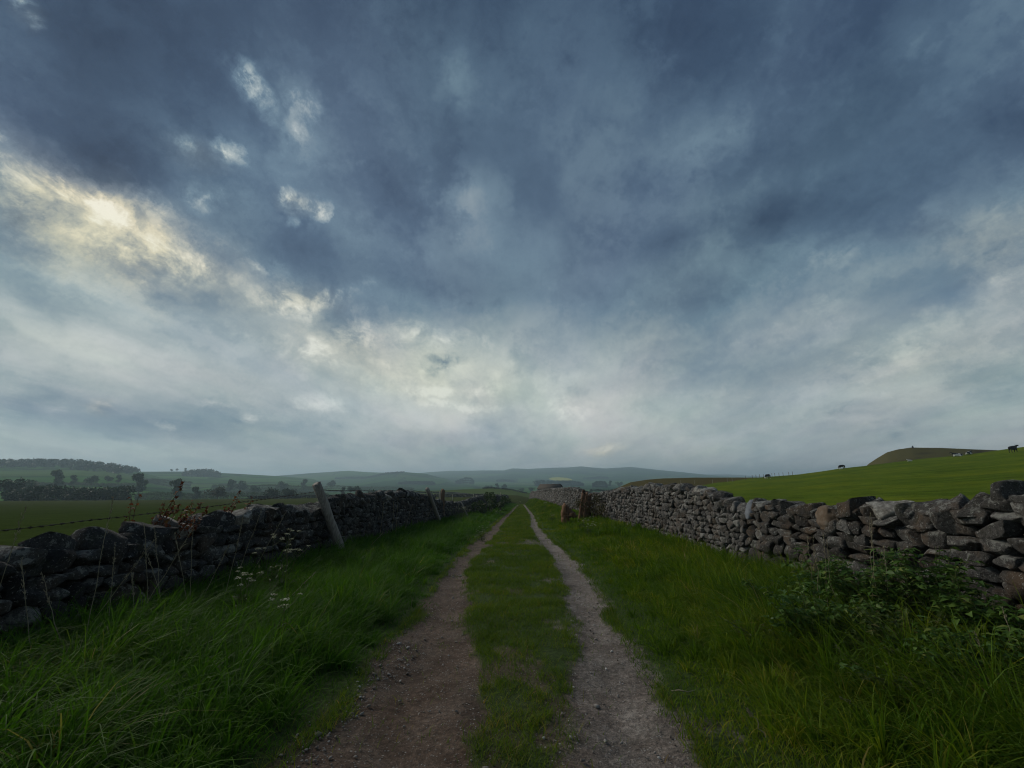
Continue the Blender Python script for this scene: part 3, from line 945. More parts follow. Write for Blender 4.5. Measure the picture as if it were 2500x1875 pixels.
# ------------------------------------------------------------------ grass
def blades(xy, h, w, lean, bend, sv, segs, z=None, mat=None, name='grass', label='', droop=.0):
    """curved tapering blades as one mesh; lean = (n,2) ground direction the tip moves to"""
    n = len(xy)
    zz = ground_z(xy[:, 0], xy[:, 1]) - .01 if z is None else z
    ang = RNG.uniform(0, math.pi, n)
    side = np.stack([np.cos(ang), np.sin(ang)], 1)
    rows = []
    tips = []
    ts = np.linspace(0, 1, segs + 1)
    wid = {2: [1, .8, .08], 3: [1, .95, .62, .06], 4: [1, 1, .85, .5, .05]}[segs]
    for t, wf in zip(ts, wid):
        off = lean * (h * (t * .25 + bend * t ** 2.0))[:, None]
        zh = h * (t - droop * bend * t ** 3)
        cx = xy + off
        for s in (-1, 1):
            rows.append(np.stack([cx[:, 0] + s * side[:, 0] * w * wf / 2, cx[:, 1] + s * side[:, 1] * w * wf / 2, zz + zh], 1))
            tips.append(np.full(n, t))
    V = np.stack(rows, 1)
    k = V.shape[1]
    idx = (np.arange(n) * k)[:, None]
    q = np.concatenate([np.concatenate([idx + 2 * j, idx + 2 * j + 1, idx + 2 * j + 3, idx + 2 * j + 2], 1) for j in range(segs)])
    A = np.repeat(sv, k)
    return V.reshape(-1, 3), q, A, np.stack(tips, 1).ravel()


def grass_object(name, label, chunks, mat):
    V = []; Q = []; A = []; Tp = []; n = 0
    for v, q, a, t in chunks:
        V.append(v); Q.append(q + n); A.append(a); Tp.append(t); n += len(v)
    o = mesh_np(name, np.concatenate(V), np.concatenate(Q), mat, smooth=True, attrs={'sv': np.concatenate(A), 'tip': np.concatenate(Tp)})
    tag(o, label, 'grass', kind='stuff')
    return o


GR_L = mat_grass('lush_grass', [(0, C4(0.0168, 0.0683, 0.0050)), (.4, C4(0.0336, 0.1146, 0.0070)), (.7, C4(0.0600, 0.1585, 0.0130)), (.9, C4(0.0960, 0.1707, 0.0220)), (.97, C4(0.1680, 0.1707, 0.0500)), (1, C4(0.2640, 0.2316, 0.1000))])
GR_R = mat_grass('yellow_green_grass', [(0, C4(0.0382, 0.0967, 0.0060)), (.4, C4(0.0789, 0.1571, 0.0080)), (.7, C4(0.1463, 0.1994, 0.0120)), (.88, C4(0.2099, 0.2115, 0.0220)), (.95, C4(0.2417, 0.2054, 0.0600)), (1, C4(0.3053, 0.2417, 0.1000))])
GR_S = mat_grass('trodden_grass', [(0, C4(0.0423, 0.0926, 0.0084)), (.45, C4(0.0845, 0.1521, 0.0126)), (.75, C4(0.1382, 0.1851, 0.0189)), (.92, C4(0.1950, 0.1719, 0.0315)), (1, C4(0.2762, 0.1851, 0.0735))])


def scatter(xa, xb, y0, y1, dens):
    """random points between two curves"""
    area_n = int(dens * (y1 - y0) * 6.0)
    y = RNG.uniform(y0, y1, area_n)
    a, b = xa(y), xb(y)
    keep = RNG.uniform(0, 6.0, area_n) < (b - a)
    y = y[keep]; a = a[keep]; b = b[keep]
    return np.stack([RNG.uniform(a, b), y], 1)


def bands(d0, lo=1.0, hi=140.0):
    """distance bands with falling density and growing blade size"""
    ed = [lo, 2.5, 4, 6, 9, 13, 18, 25, 35, 50, 75, 105, hi]
    for a, b in zip(ed[:-1], ed[1:]):
        m = (a + b) / 2
        yield a, b, d0 * min(1.0, (5.5 / m) ** 1.25), max(1.0, m / 7.0) ** .8


def tufts(P, nb, spread, h, wind, rg=RNG):
    """blades fanning out of each tuft: positions, lean, height, tuft index"""
    n = len(P)
    i = np.repeat(np.arange(n), nb)
    a = rg.uniform(0, 6.283, len(i)); r = np.abs(rg.normal(0, 1, len(i)))
    d = np.stack([np.cos(a), np.sin(a)], 1)
    xy = P[i] + d * (r * spread[i])[:, None]
    lean = d * (.25 + .55 * np.minimum(r, 1.6))[:, None] + wind[i]
    hh = h[i] * rg.uniform(.5, 1.2, len(i)) * (1.08 - .18 * np.minimum(r, 2))
    return xy, lean, hh, i


def verge(side, name, label, mat, seed):
    ch = []
    left = side < 0
    for a, b, dn, k in bands(1.0):
        if left:
            xa, xb = (lambda y: wl(y) + .02), (lambda y: pl(LRl, y) + .05)
        else:
            xa, xb = (lambda y: pl(RRr, y) - .03), (lambda y: wr(y) - .02)

        def dd(x, y):
            return (pl(LRl, y) - x) / (pl(LRl, y) - wl(y)) if left else (x - pl(RRr, y)) / (wr(y) - pl(RRr, y))
        segs = 4 if b < 7 else 3 if b < 20 else 2
        m_ = (a + b) / 2
        # undergrowth
        P = scatter(xa, xb, a, b, (1500 if left else 2300) * dn)
        x, y = P.T
        d = dd(x, y)
        keep = RNG.random(len(x)) < np.clip(.3 + d * 6, 0, 1)
        P, x, y, d = P[keep], x[keep], y[keep], d[keep]
        t = fbm(x * 1.4, y * 1.4, 3, 21 + seed)
        h = (.05 + (.16 if left else .085) * smooth01(d * 2.5) + .10 * (t - .4)) * RNG.uniform(.5, 1.4, len(x))
        th = RNG.uniform(0, 6.283, len(x))
        hue = (fbm(x * .55, y * .55, 3, 61 + seed) - .5) * (.5 if left else .75)
        ch.append(blades(P, np.clip(h, .03, .5), RNG.uniform(.004, .008, len(x)) * k, np.stack([np.cos(th), np.sin(th)], 1), RNG.uniform(.2, .9, len(x)), np.clip(RNG.normal(.4, .2, len(x)) + hue, 0, 1), segs, droop=.35))
        # tufts
        P = scatter(xa, xb, a, b, (32 if left else 34) * dn ** .8)
        x, y = P.T
        d = dd(x, y)
        t = fbm(x * 1.1, y * 1.1, 3, 23 + seed)
        if left:
            keep = RNG.random(len(x)) < np.clip(d * 7 - .2, 0, 1)
            h = .14 + .36 * smooth01(d * 3.4) + .40 * (t - .45)
        else:
            near = 1 - np.clip((y - 5.5) / 6, 0, 1)
            keep = RNG.random(len(x)) < np.clip((d - .06) * 4, 0, 1) * np.clip(.55 + near + 2.6 * (t - .38), 0, 1)
            h = .14 + .28 * smooth01((d - .06) * 2.4) + .42 * near * smooth01((d - .22) * 2.4) * (1 - .35 * smooth01((d - .75) / .25)) + .26 * (t - .45)
        P, x, y, d, h = P[keep], x[keep], y[keep], d[keep], h[keep]
        h = np.clip(h * RNG.uniform(.75, 1.3, len(x)) * (1 - .25 * np.clip((y - 12) / 30, 0, 1)), .06, .85)
        ang = np.radians(RNG.normal(0 if left else 180, 55, len(x)))
        wind = np.stack([np.cos(ang), np.sin(ang)], 1) * RNG.uniform(.05, .5, len(x))[:, None]
        nb = int((46 if left else 40) if m_ < 9 else 30 if m_ < 25 else 20)
        xy, lean, hh, i = tufts(P, nb, (.035 + .07 * RNG.random(len(x))) * (1 + .4 * (k - 1)), h, wind)
        hue = (fbm(x * .5, y * .5, 3, 63 + seed) - .5) * (.5 if left else .8) + RNG.normal(0, .15, len(x)) + (.06 * (d > .8) if left else -.10 * (1 - np.clip((y - 5) / 6, 0, 1)))
        sv = np.clip(.42 + hue[i] + RNG.normal(0, .12, len(i)), 0, 1)
        ch.append(blades(xy, hh, RNG.uniform(.0055, .0135, len(i)) * k, lean, RNG.uniform(.35, 1.15, len(i)), sv, segs, droop=.55))
    return grass_object(name, label, ch, mat)


def middle_grass():
    ch = []
    for a, b, dn, k in bands(5200):
        P = scatter(lambda y: pl(LRl, y) - .1, lambda y: pl(RRr, y) + .12, a, b, dn)
        x, y = P.T
        dm = dirt_mask(x, y)
        keep = RNG.random(len(x)) < np.clip(1.02 - dm * 1.05, 0.012, 1) * np.clip(.25 + 2.4 * (fbm(x * 2.2, y * 2.2, 3, 15) - .25), 0, 1)
        P, x, y = P[keep], x[keep], y[keep]
        t = fbm(x * 2.2, y * 2.2, 3, 15)
        h = (.02 + .075 * t) * RNG.uniform(.5, 1.5, len(x)) * (1 + .5 * np.clip(y / 30, 0, 1))
        th = RNG.uniform(0, 6.283, len(x))
        lean = np.stack([np.cos(th), np.sin(th)], 1)
        sv = np.clip(RNG.normal(.5, .22, len(x)) + (fbm(x * .8, y * .5, 3, 66) - .5) * .5, 0, 1)
        ch.append(blades(P, h, RNG.uniform(.003, .0062, len(x)) * k, lean, RNG.uniform(.2, 1.0, len(x)), sv, 3 if b < 7 else 2, droop=.3))
    grass_object('trodden_grass', 'short trodden grass on the crown of the track between the two ruts', ch, GR_S)


verge(-1, 'verge_grass', 'long lush green grass arching along the left wall and down to the left rut', GR_L, 0)
verge(1, 'verge_grass', 'yellow-green meadow grass between the right rut and the right walls', GR_R, 5)
middle_grass()


# loose stones on the lane: nobody could count them
def gravel():
    st = Stones()
    spots = []
    for _ in range(4200):
        y = 1.4 + RNG.random() ** 1.6 * 11
        xl, xr, rl, rr = pl(LRl, y), pl(LRr, y), pl(RRl, y), pl(RRr, y)
        u = RNG.random()
        if u < .42:
            x = RNG.normal(xl + .12, .17)
            if vnoise(x * 1.5, y * 1.1, 55) < .45:
                continue
        elif u < .62:
            x = RNG.uniform(xl, xr)
        elif u < .72:
            x = RNG.uniform(-.3, .7) if y < 5 else RNG.normal((rl + rr) / 2, .25)
        else:
            x = RNG.uniform(rl - .05, rr + .1)
        if float(dirt_mask(np.array([x]), np.array([y]))[0]) > .35 or u < .25:
            spots.append((x, y, u))
    A = np.array(spots)
    k = len(A)
    sz = np.exp(RNG.normal(math.log(.0045), .5, k)) * np.where(A[:, 2] < .42, 1.25, 1.0)
    sz = np.clip(sz, .003, .020)
    z = zlane(A[:, 0], A[:, 1])
    half = np.stack([sz * RNG.uniform(.8, 1.4, k), sz * RNG.uniform(.7, 1.2, k), sz * RNG.uniform(.45, .8, k)], 1)
    fr = rot3(np.random.default_rng(3), k, .25, .25, 2.0)
    t = RNG.integers(0, 18, k)
    for i in range(18):
        s = t == i
        st.put(ROCKS[3 if i % 2 else 2][i], fr[s], np.stack([A[s, 0], A[s, 1], z[s] + half[s, 2] * .02], 1), half[s], np.clip(RNG.normal(.55, .25, s.sum()), 0, 1))
    m, T, b = new_mat('gravel_stone')
    T.l.new(T.ramp(attr(T, 'sv'), [(0, C4(.10, .072, .054)), (.45, C4(.17, .145, .12)), (.8, C4(.25, .235, .215)), (1, C4(.40, .39, .37))]), b.inputs['Base Color'])
    b.inputs['Roughness'].default_value = .9
    o = st.build('gravel', m, None)
    tag(o, 'loose pale gravel strewn over both ruts, thickest along the left edge', 'gravel', kind='stuff')


gravel()

# ------------------------------------------------------------------ haze over the valley
def build_haze():
    V = np.array([(x, y, z) for z in (-32, 168) for x, y in ((-7100, -7100), (7100, -7100), (7100, 7100), (-7100, 7100))], float)
    Fq = np.array([[3, 2, 1, 0], [4, 5, 6, 7], [0, 1, 5, 4], [1, 2, 6, 5], [2, 3, 7, 6], [3, 0, 4, 7]])
    m = bpy.data.materials.new('haze')
    m.use_nodes = True
    T = NT(m.node_tree)
    T.n.clear()
    out = T.add('ShaderNodeOutputMaterial')
    v = T.add('ShaderNodeVolumePrincipled', {'Color': (.64, .87, 1.0, 1), 'Density': 2.9e-4, 'Anisotropy': .3})
    v.inputs['Density Attribute'].default_value = ''
    T.l.new(v.outputs[0], out.inputs['Volume'])
    m.cycles.homogeneous_volume = True
    o = mesh_np('haze', V, Fq, m)
    tag(o, 'pale blue haze lying over the whole valley', 'haze', kind='stuff')


build_haze()


# ------------------------------------------------------------------ trees and woods
def leaf_cards(cent, rad, n, size, rg, flat=1.0, lower=-.75):
    """many small leaf clumps spread through lumpy crown volumes"""
    out = []
    per = rad[:, 0] * rad[:, 2]
    per = (per / per.sum() * n).astype(int) + 6
    for c, r, k in zip(cent, rad, per):
        d = rg.normal(size=(k, 3)); d /= np.linalg.norm(d, axis=1)[:, None]
        d[:, 2] = np.maximum(d[:, 2], lower)
        rr = rg.random(k) ** .45
        out.append(c + d * r * rr[:, None])
    P = np.concatenate(out)
    k = len(P)
    a = rg.normal(size=(k, 3)); a /= np.linalg.norm(a, axis=1)[:, None]
    b = np.cross(a, rg.normal(size=(k, 3))); b /= np.linalg.norm(b, axis=1)[:, None]
    s = size * rg.uniform(.5, 1.4, k)[:, None]
    V = np.stack([P + a * s, P + b * s * .7, P - a * s, P - b * s * .7], 1).reshape(-1, 3)
    return V, np.arange(k * 4).reshape(-1, 4), np.repeat(rg.random(k), 4)


def tube(path, rads, sides=6):
    path = np.asarray(path, float); n = len(path)
    V = []
    for i in range(n):
        t = path[min(i + 1, n - 1)] - path[max(i - 1, 0)]
        t = t / (np.linalg.norm(t) + 1e-9)
        u = np.cross(t, (0.31, .95, .05)); u /= np.linalg.norm(u) + 1e-9
        v = np.cross(t, u)
        for k in range(sides):
            a = 2 * math.pi * k / sides
            V.append(path[i] + rads[i] * (math.cos(a) * u + math.sin(a) * v))
    Fq = []
    for i in range(n - 1):
        for k in range(sides):
            Fq.append([i * sides + k, i * sides + (k + 1) % sides, (i + 1) * sides + (k + 1) % sides, (i + 1) * sides + k])
    return np.array(V), np.array(Fq)


def join(parts):
    V = []; Fq = []; n = 0
    for v, f in parts:
        V.append(v); Fq.append(np.asarray(f) + n); n += len(v)
    return np.concatenate(V), np.concatenate(Fq)


def mat_leaf(name, stops, trans=.25, rough=.6):
    m, T, b = new_mat(name)
    out = T.n.get('Material Output')
    col = T.ramp(attr(T, 'sv'), stops)
    T.l.new(col, b.inputs['Base Color'])
    b.inputs['Roughness'].default_value = rough
    b.inputs['Specular IOR Level'].default_value = .2
    tr = T.add('ShaderNodeBsdfTranslucent', {'Color': col})
    mx = T.add('ShaderNodeMixShader', {0: trans, 1: b.outputs[0], 2: tr.outputs[0]})
    T.l.new(mx.outputs[0], out.inputs['Surface'])
    return m


LF_DARK = mat_leaf('tree_leaf_dark', [(0, C4(.014, .026, .012)), (.6, C4(.026, .044, .020)), (1, C4(.042, .060, .030))])
LF_MID = mat_leaf('tree_leaf_green', [(0, C4(.030, .052, .020)), (.6, C4(.050, .080, .032)), (1, C4(.075, .105, .045))])
LF_BROWN = mat_leaf('tree_leaf_olive', [(0, C4(.030, .030, .012)), (.6, C4(.050, .046, .020)), (1, C4(.068, .062, .030))])
BARK = mat_simple('bark', [(.3, C4(.025, .020, .015)), (.7, C4(.06, .05, .04))], 3.0)


def make_tree(kind, seed, mat):
    """unit-high tree (1 m), scaled where it stands"""
    rg = np.random.default_rng(seed)
    root = thing('broadleaf_tree', '', 'tree', group='trees scattered over the valley')
    if kind == 'round':
        nl = 9
        c = np.stack([rg.normal(0, .17, nl), rg.normal(0, .17, nl), rg.uniform(.32, .80, nl)], 1)
        r = np.stack([rg.uniform(.14, .24, nl)] * 2 + [rg.uniform(.13, .20, nl)], 1)
    elif kind == 'tall':
        nl = 11
        c = np.stack([rg.normal(0, .10, nl), rg.normal(0, .10, nl), rg.uniform(.30, .86, nl)], 1)
        r = np.stack([rg.uniform(.09, .16, nl)] * 2 + [rg.uniform(.12, .17, nl)], 1)
    else:                                             # wide hedge-like crown
        nl = 12
        c = np.stack([rg.normal(0, .34, nl), rg.normal(0, .25, nl), rg.uniform(.35, .72, nl)], 1)
        r = np.stack([rg.uniform(.18, .30, nl)] * 2 + [rg.uniform(.18, .26, nl)], 1)
    v, f, a = leaf_cards(c, r, 900, .042, rg)
    mesh_np('crown', v, f, mat, root, attrs={'sv': a})
    parts = [tube([(0, 0, -.12), (.01, 0, .15), (-.01, .01, .45), (0, 0, .7)], [.030, .022, .014, .005])]
    for k in range(4):
        d = rg.normal(0, .16, 2)
        parts.append(tube([(0, 0, .28 + .06 * k), (d[0] * .6, d[1] * .6, .45 + .06 * k), (d[0] * 1.3, d[1] * 1.3, .62 + .06 * k)], [.012, .008, .003], 5))
    v, f = join(parts)
    mesh_np('trunk', v, f, BARK, root)
    return root


def ground_hit(px, py, d0=40, d1=8000):
    """first place where the sight line through a photo pixel meets the ground"""
    x, y, z = pxdir(px, py)
    h = math.hypot(x, y)
    r = np.geomspace(d0, d1, 3000)
    zt, _ = terrain(x / h * r, y / h * r)
    ray = EYE + z / h * r
    w = np.where(ray <= zt)[0]
    i = w[0] if len(w) else None
    return None if i is None else float(r[i])


_T = {}


def plant_tree(px, ytop, ybase, kind, tone, label, D):
    """a tree of the photo's height, standing on the ground at range D in that direction"""
    p = at(px, ybase, D=D)
    zg = float(terrain(np.array([p.x]), np.array([p.y]))[0][0])
    t = at(px, ytop, D=D)
    h = max(t.z - zg, (t.z - p.z) * .9, 2.0)
    key = (kind, tone)
    mat = {'d': LF_DARK, 'm': LF_MID, 'b': LF_BROWN}[tone]
    s = h
    if key not in _T:
        r = _T[key] = make_tree(kind, len(_T) * 7 + 50, mat)
        r.location = (p.x, p.y, zg); r.scale = (s, s, s); r['label'] = label
        r.rotation_euler.z = 1.0
    else:
        dup(_T[key], (p.x, p.y, zg), rotz=random.Random(px).uniform(0, 6.28), scale=(s, s, s), label=label)


TREES = [
    (14, 1153, 1205, 'round', 'd', 'tall dark tree at the left edge of the photo, end of the tree belt', 330),
    (68, 1166, 1196, 'round', 'm', 'hazy round tree just right of the tall dark one at the left edge', 420),
    (137, 1144, 1186, 'tall', 'm', 'tall hazy tree above the left tree belt, below the plantation', 560),
    (178, 1158, 1184, 'tall', 'm', 'slim hazy tree between two larger ones on the left slope', 620),
    (222, 1157, 1189, 'round', 'm', 'round hazy tree on the pale green slope over the belt', 600),
    (262, 1160, 1186, 'round', 'm', 'left one of a loose pair of pale trees on the slope', 680),
    (288, 1158, 1184, 'tall', 'm', 'right one of a loose pair of pale trees on the slope', 690),
    (336, 1152, 1210, 'tall', 'm', 'broad tall tree at the right end of the dark tree belt', 480),
    (428, 1166, 1216, 'tall', 'm', 'tall feathery tree rising behind the copper-leaved saplings', 400),
    (478, 1186, 1214, 'tall', 'm', 'small upright tree right of the feathery tall one', 420),
    (530, 1183, 1220, 'wide', 'b', 'wide olive-brown tree at the far edge of the left field', 330),
    (562, 1168, 1196, 'tall', 'm', 'upright tree left of a rounder one below the pale hill', 720),
    (585, 1170, 1198, 'round', 'm', 'rounder tree right of the upright one below the pale hill', 720),
    (622, 1182, 1208, 'round', 'm', 'low round tree left of the darkest clump by the leaning post', 600),
    (690, 1172, 1196, 'round', 'm', 'domed tree above the darkest clump by the leaning post', 760),
    (668, 1187, 1219, 'wide', 'd', 'darkest wide bushy tree just left of the big leaning post', 300),
    (712, 1188, 1216, 'wide', 'd', 'dark bushy tree partly hidden by the big leaning post', 310),
    (418, 1144, 1153, 'round', 'm', 'first tiny tree on the skyline left of the hilltop copse', 1700),
    (432, 1143, 1152, 'round', 'm', 'second tiny tree on the skyline, next to the hilltop copse', 1720),
    (742, 1168, 1184, 'tall', 'm', 'slender tree on the slope right of the leaning post top', 900),
    (810, 1170, 1184, 'round', 'm', 'lone round tree on the hillside right of the leaning post', 1100),
    (836, 1188, 1206, 'tall', 'm', 'smallest of three trees in a row beyond the barbed wire', 500),
    (855, 1187, 1213, 'round', 'm', 'middle of three trees in a row beyond the barbed wire', 460),
    (872, 1187, 1213, 'round', 'm', 'right of three trees in a row beyond the barbed wire', 460),
    (1192, 1183, 1191, 'wide', 'm', 'low bushy tree at the left of a small group in mid valley', 950),
    (1214, 1179, 1191, 'tall', 'm', 'taller tree of the small group in mid valley', 950),
    (1232, 1180, 1190, 'round', 'm', 'right-hand tree of the small group in mid valley', 980),
    (1272, 1190, 1197, 'wide', 'm', 'low dark bush in the valley left of the barn roof', 800),
    (1298, 1188, 1197, 'wide', 'm', 'low dark bush next to the barn gable', 800),
    (1490, 1172, 1184, 'tall', 'm', 'small tree right of the round copse near the moor edge', 1350),
    (1512, 1174, 1186, 'wide', 'm', 'spreading tree farthest right in the valley, by the moor edge', 1300),
    (452, 1142, 1152, 'tall', 'm', 'thin skyline tree touching the left side of the hilltop copse', 1680),
]
for t_ in TREES:
    plant_tree(*t_)


def wood(name, label, tops, base, D, depth, mat, size=1.0, seed=0, treeh=None):
    """a far wood that reads as one mass: crowns packed over its footprint. tops/base: photo pixels"""
    rg = np.random.default_rng(seed + 300)
    tx = np.array([t[0] for t in tops]); ty = np.array([t[1] for t in tops])
    bx = np.array([t[0] for t in base]); by = np.array([t[1] for t in base])
    width_m = abs(at(tx[-1], 1180, D=D).x - at(tx[0], 1180, D=D).x)
    hm = abs(float(np.mean(np.interp(tx, bx, by) - ty))) / 1137 * D
    hm = max(hm, 5.0)
    step = max(hm * .30, width_m / 120)
    nx = max(3, int(width_m / step)); ny = 4
    C = []; Rr = []
    for i in range(nx):
        for j in range(ny):
            px = tx[0] + (tx[-1] - tx[0]) * (i + rg.uniform(.1, .9)) / nx
            Dj = D + depth * (j + rg.uniform(-.3, .3)) / ny
            if treeh:
                Df = ground_hit(px, float(np.interp(px, bx, by)), 350) or D
                Dj = min(Df, D) + (D + depth - min(Df, D)) * (j + rg.uniform(0, .9)) / ny
            t = at(px, float(np.interp(px, tx, ty)) + rg.uniform(0, 3.0) * (1 if D < 700 else .5), D=Dj)
            g_ = float(terrain(np.array([t.x]), np.array([t.y]))[0][0])
            h = np.clip(t.z - g_, hm * .35, hm * 2.2)
            if treeh:
                h = min(max(t.z - g_, 5.0), treeh * rg.uniform(.85, 1.1))
            for lev in (.84, .5, .2):
                rr = hm * rg.uniform(.20, .30)
                C.append((t.x + rg.normal(0, hm * .1), t.y + rg.normal(0, hm * .1), g_ + h * lev - (rr * .5 if lev > .8 else 0)))
                Rr.append((rr, rr, rr * .9))
    v, f, a = leaf_cards(np.array(C), np.array(Rr), min(len(C) * 60, 16000), hm * .055 * size, rg)
    o = mesh_np(name, v, f, mat, attrs={'sv': a})
    tag(o, label, 'wood', kind='stuff')


wood('tree_belt', 'dark belt of trees along the far edge of the left field', [(24, 1196), (60, 1192), (84, 1181), (110, 1178), (150, 1181), (210, 1186), (270, 1185), (312, 1180), (324, 1184)], [(0, 1223), (330, 1222)], 275, 30, LF_DARK, seed=1)
wood('hedge_trees', 'low hazy line of hedge trees behind the copper saplings and leaning post', [(330, 1203), (380, 1196), (420, 1198), (480, 1201), (560, 1198), (640, 1196), (700, 1199), (760, 1200), (800, 1203)], [(330, 1219), (800, 1213)], 420, 40, LF_MID, seed=2)
wood('plantation', 'dark conifer plantation capping the left hill', [(-300, 1116), (0, 1122), (75, 1120), (150, 1119), (200, 1122), (255, 1129), (300, 1137), (338, 1143)], [(-300, 1138), (0, 1142), (150, 1144), (225, 1152), (290, 1158), (335, 1157)], 1240, 130, LF_DARK, seed=3, treeh=16, size=1.3)
wood('copse', 'rounded dark copse on the hilltop left of centre', [(447, 1153), (462, 1147), (490, 1143), (518, 1144), (530, 1152), (534, 1160)], [(447, 1176), (534, 1174)], 1450, 90, LF_DARK, seed=4)
wood('wood', 'long bluish wood across the hillside left of centre', [(818, 1166), (850, 1162), (900, 1163), (940, 1166), (985, 1172)], [(818, 1170), (985, 1180)], 2150, 80, LF_DARK, seed=5)
wood('wood', 'straight-edged dark wood block in the middle valley', [(972, 1178), (990, 1174), (1030, 1173), (1055, 1174), (1062, 1178)], [(972, 1187), (1062, 1187)], 1500, 80, LF_DARK, seed=6)
wood('copse', 'peaked copse on a knoll left of the lane end', [(1113, 1172), (1125, 1167), (1138, 1162), (1150, 1163), (1157, 1172)], [(1113, 1176), (1157, 1178)], 1800, 60, LF_DARK, seed=7)
wood('wood', 'thin strip of wood above the end of the lane', [(1212, 1170), (1230, 1168), (1255, 1170)], [(1212, 1175), (1255, 1175)], 2300, 60, LF_DARK, seed=8)
wood('wood', 'long low wood behind the barn roof', [(1305, 1172), (1320, 1169), (1350, 1171), (1390, 1170), (1415, 1174), (1424, 1180)], [(1305, 1183), (1424, 1186)], 1500, 70, LF_DARK, seed=9)
wood('copse', 'compact round dark copse right of the barn', [(1446, 1178), (1456, 1172), (1468, 1171), (1478, 1173), (1482, 1180)], [(1446, 1186), (1482, 1186)], 1250, 50, LF_DARK, seed=10)
wood('wood', 'small far wood under the long blue hill', [(1425, 1166), (1440, 1164), (1460, 1161), (1485, 1163)], [(1425, 1170), (1485, 1168)], 2700, 60, LF_DARK, seed=11)
wood('hedge_trees', 'dark hedge trees over the dip in the right wall', [(1440, 1192), (1460, 1190), (1480, 1193), (1505, 1189), (1530, 1192)], [(1440, 1202), (1530, 1202)], 520, 30, LF_DARK, seed=12)
wood('hedge_trees', 'low trees in the valley beyond the far boundary wall', [(900, 1196), (925, 1193), (957, 1194)], [(900, 1205), (957, 1206)], 560, 40, LF_DARK, seed=13)

wood('hedge_trees', 'hazy hedgerow climbing the slope behind the left tree belt', [(40, 1178), (90, 1176), (150, 1179), (230, 1180), (330, 1176)], [(40, 1188), (330, 1188)], 640, 40, LF_MID, seed=14)
wood('hedge_trees', 'soft line of trees below the pale hill, left of the big leaning post', [(520, 1180), (560, 1177), (610, 1181), (660, 1178), (720, 1182), (770, 1184)], [(520, 1192), (770, 1194)], 760, 60, LF_MID, seed=15)
wood('hedge_trees', 'dotted hedge trees beyond the barbed wire, right of the big leaning post', [(780, 1184), (820, 1181), (880, 1186), (950, 1185), (1010, 1188)], [(780, 1192), (1010, 1196)], 900, 60, LF_MID, seed=16)
wood('hedge_trees', 'thin hedge along the foot of the left hill', [(330, 1168), (380, 1166), (430, 1169), (470, 1172)], [(330, 1177), (470, 1180)], 900, 40, LF_MID, seed=17)

# ------------------------------------------------------------------ field walls, fences, posts, wire
WOOD = mat_simple('weathered_wood', [(.25, C4(.11, .098, .086)), (.5, C4(.23, .21, .188)), (.75, C4(.34, .32, .29))], 9.0, .9, .6, 6.0, (3, 3, .35), local=True)
WOOD_DK = mat_simple('brown_post_wood', [(.3, C4(.070, .045, .028)), (.7, C4(.155, .105, .066))], 9.0, .9, .5, 5.0, (3, 3, .4), local=True)
WOOD_PALE = mat_simple('pale_post_wood', [(.3, C4(.22, .20, .15)), (.7, C4(.38, .35, .28))], 9.0, .9, .4, 5.0, (3, 3, .4), local=True)
IRON = mat_simple('rusty_wire', [(.3, C4(.022, .018, .016)), (.7, C4(.055, .045, .04))], 30.0, .7, 0)


def post(name, label, base, top, r0, r1, mat, group=None, sink=.25, sides=10, cat='post', staple=False):
    """a round stake from base to top, split and uneven at its head"""
    rg = np.random.default_rng(int(abs(base[0] * 91 + base[1] * 7)))
    b = Vector(base); t = Vector(top) - b
    n = 9
    path = [(-t * (sink / t.length)) + t * (1 + sink / t.length) * (i / n) for i in range(n + 1)]
    path = [p + Vector((rg.normal(0, .006), rg.normal(0, .006), 0)) for p in path]
    rads = [r0 + (r1 - r0) * i / n for i in range(n + 1)]
    V, Fq = tube(path, rads, sides)
    V += rg.normal(0, r0 * .05, V.shape)
    last = np.arange(n * sides, (n + 1) * sides)
    V[last] += np.array(t.normalized()) * rg.normal(0, r1 * .30, sides)[:, None]
    V = np.concatenate([V, [np.array(path[-1]) - np.array(t.normalized()) * r1 * .1]])
    cap = np.stack([last, np.roll(last, -1), np.full(sides, len(V) - 1)], 1)
    root = thing(name, label, cat, tuple(base), group=group)
    mesh_np('stake', V, [Fq, cap], mat, root, smooth=True)
    return root


p1b = at(836, 1372, X=-4.48); p1b.z = gz(p1b.x, p1b.y)
p1t = at(773, 1181, X=-4.93)
big_post = post('leaning_post', 'thick weathered grey post leaning left against the left wall, wire at its head', p1b, p1t, .125, .105, WOOD, sink=.3, sides=14)
p2b = at(1074, 1277, X=-4.48); p2b.z = gz(p2b.x, p2b.y)
post('leaning_post', 'second grey leaning post farther down the left wall', p2b, at(1043, 1193, X=-4.93), .13, .12, WOOD, sides=12)
p3b = at(1143, 1258, Y=38); p3b.z = gz(p3b.x, p3b.y)
post('leaning_post', 'thin leaning stick in the cow parsley along the left wall', p3b, at(1127, 1226, Y=38), .06, .05, WOOD)


def field_post(px, ytop, ybase, Y, r, mat, label, group='fence posts behind the left wall', cat='post'):
    b = at(px, ybase, Y=Y)
    b.z = float(terrain(np.array([b.x]), np.array([b.y]))[0][0])
    post('fence_post', label, b, at(px, ytop, Y=Y), r, r * .95, mat, group, sides=8, cat=cat)


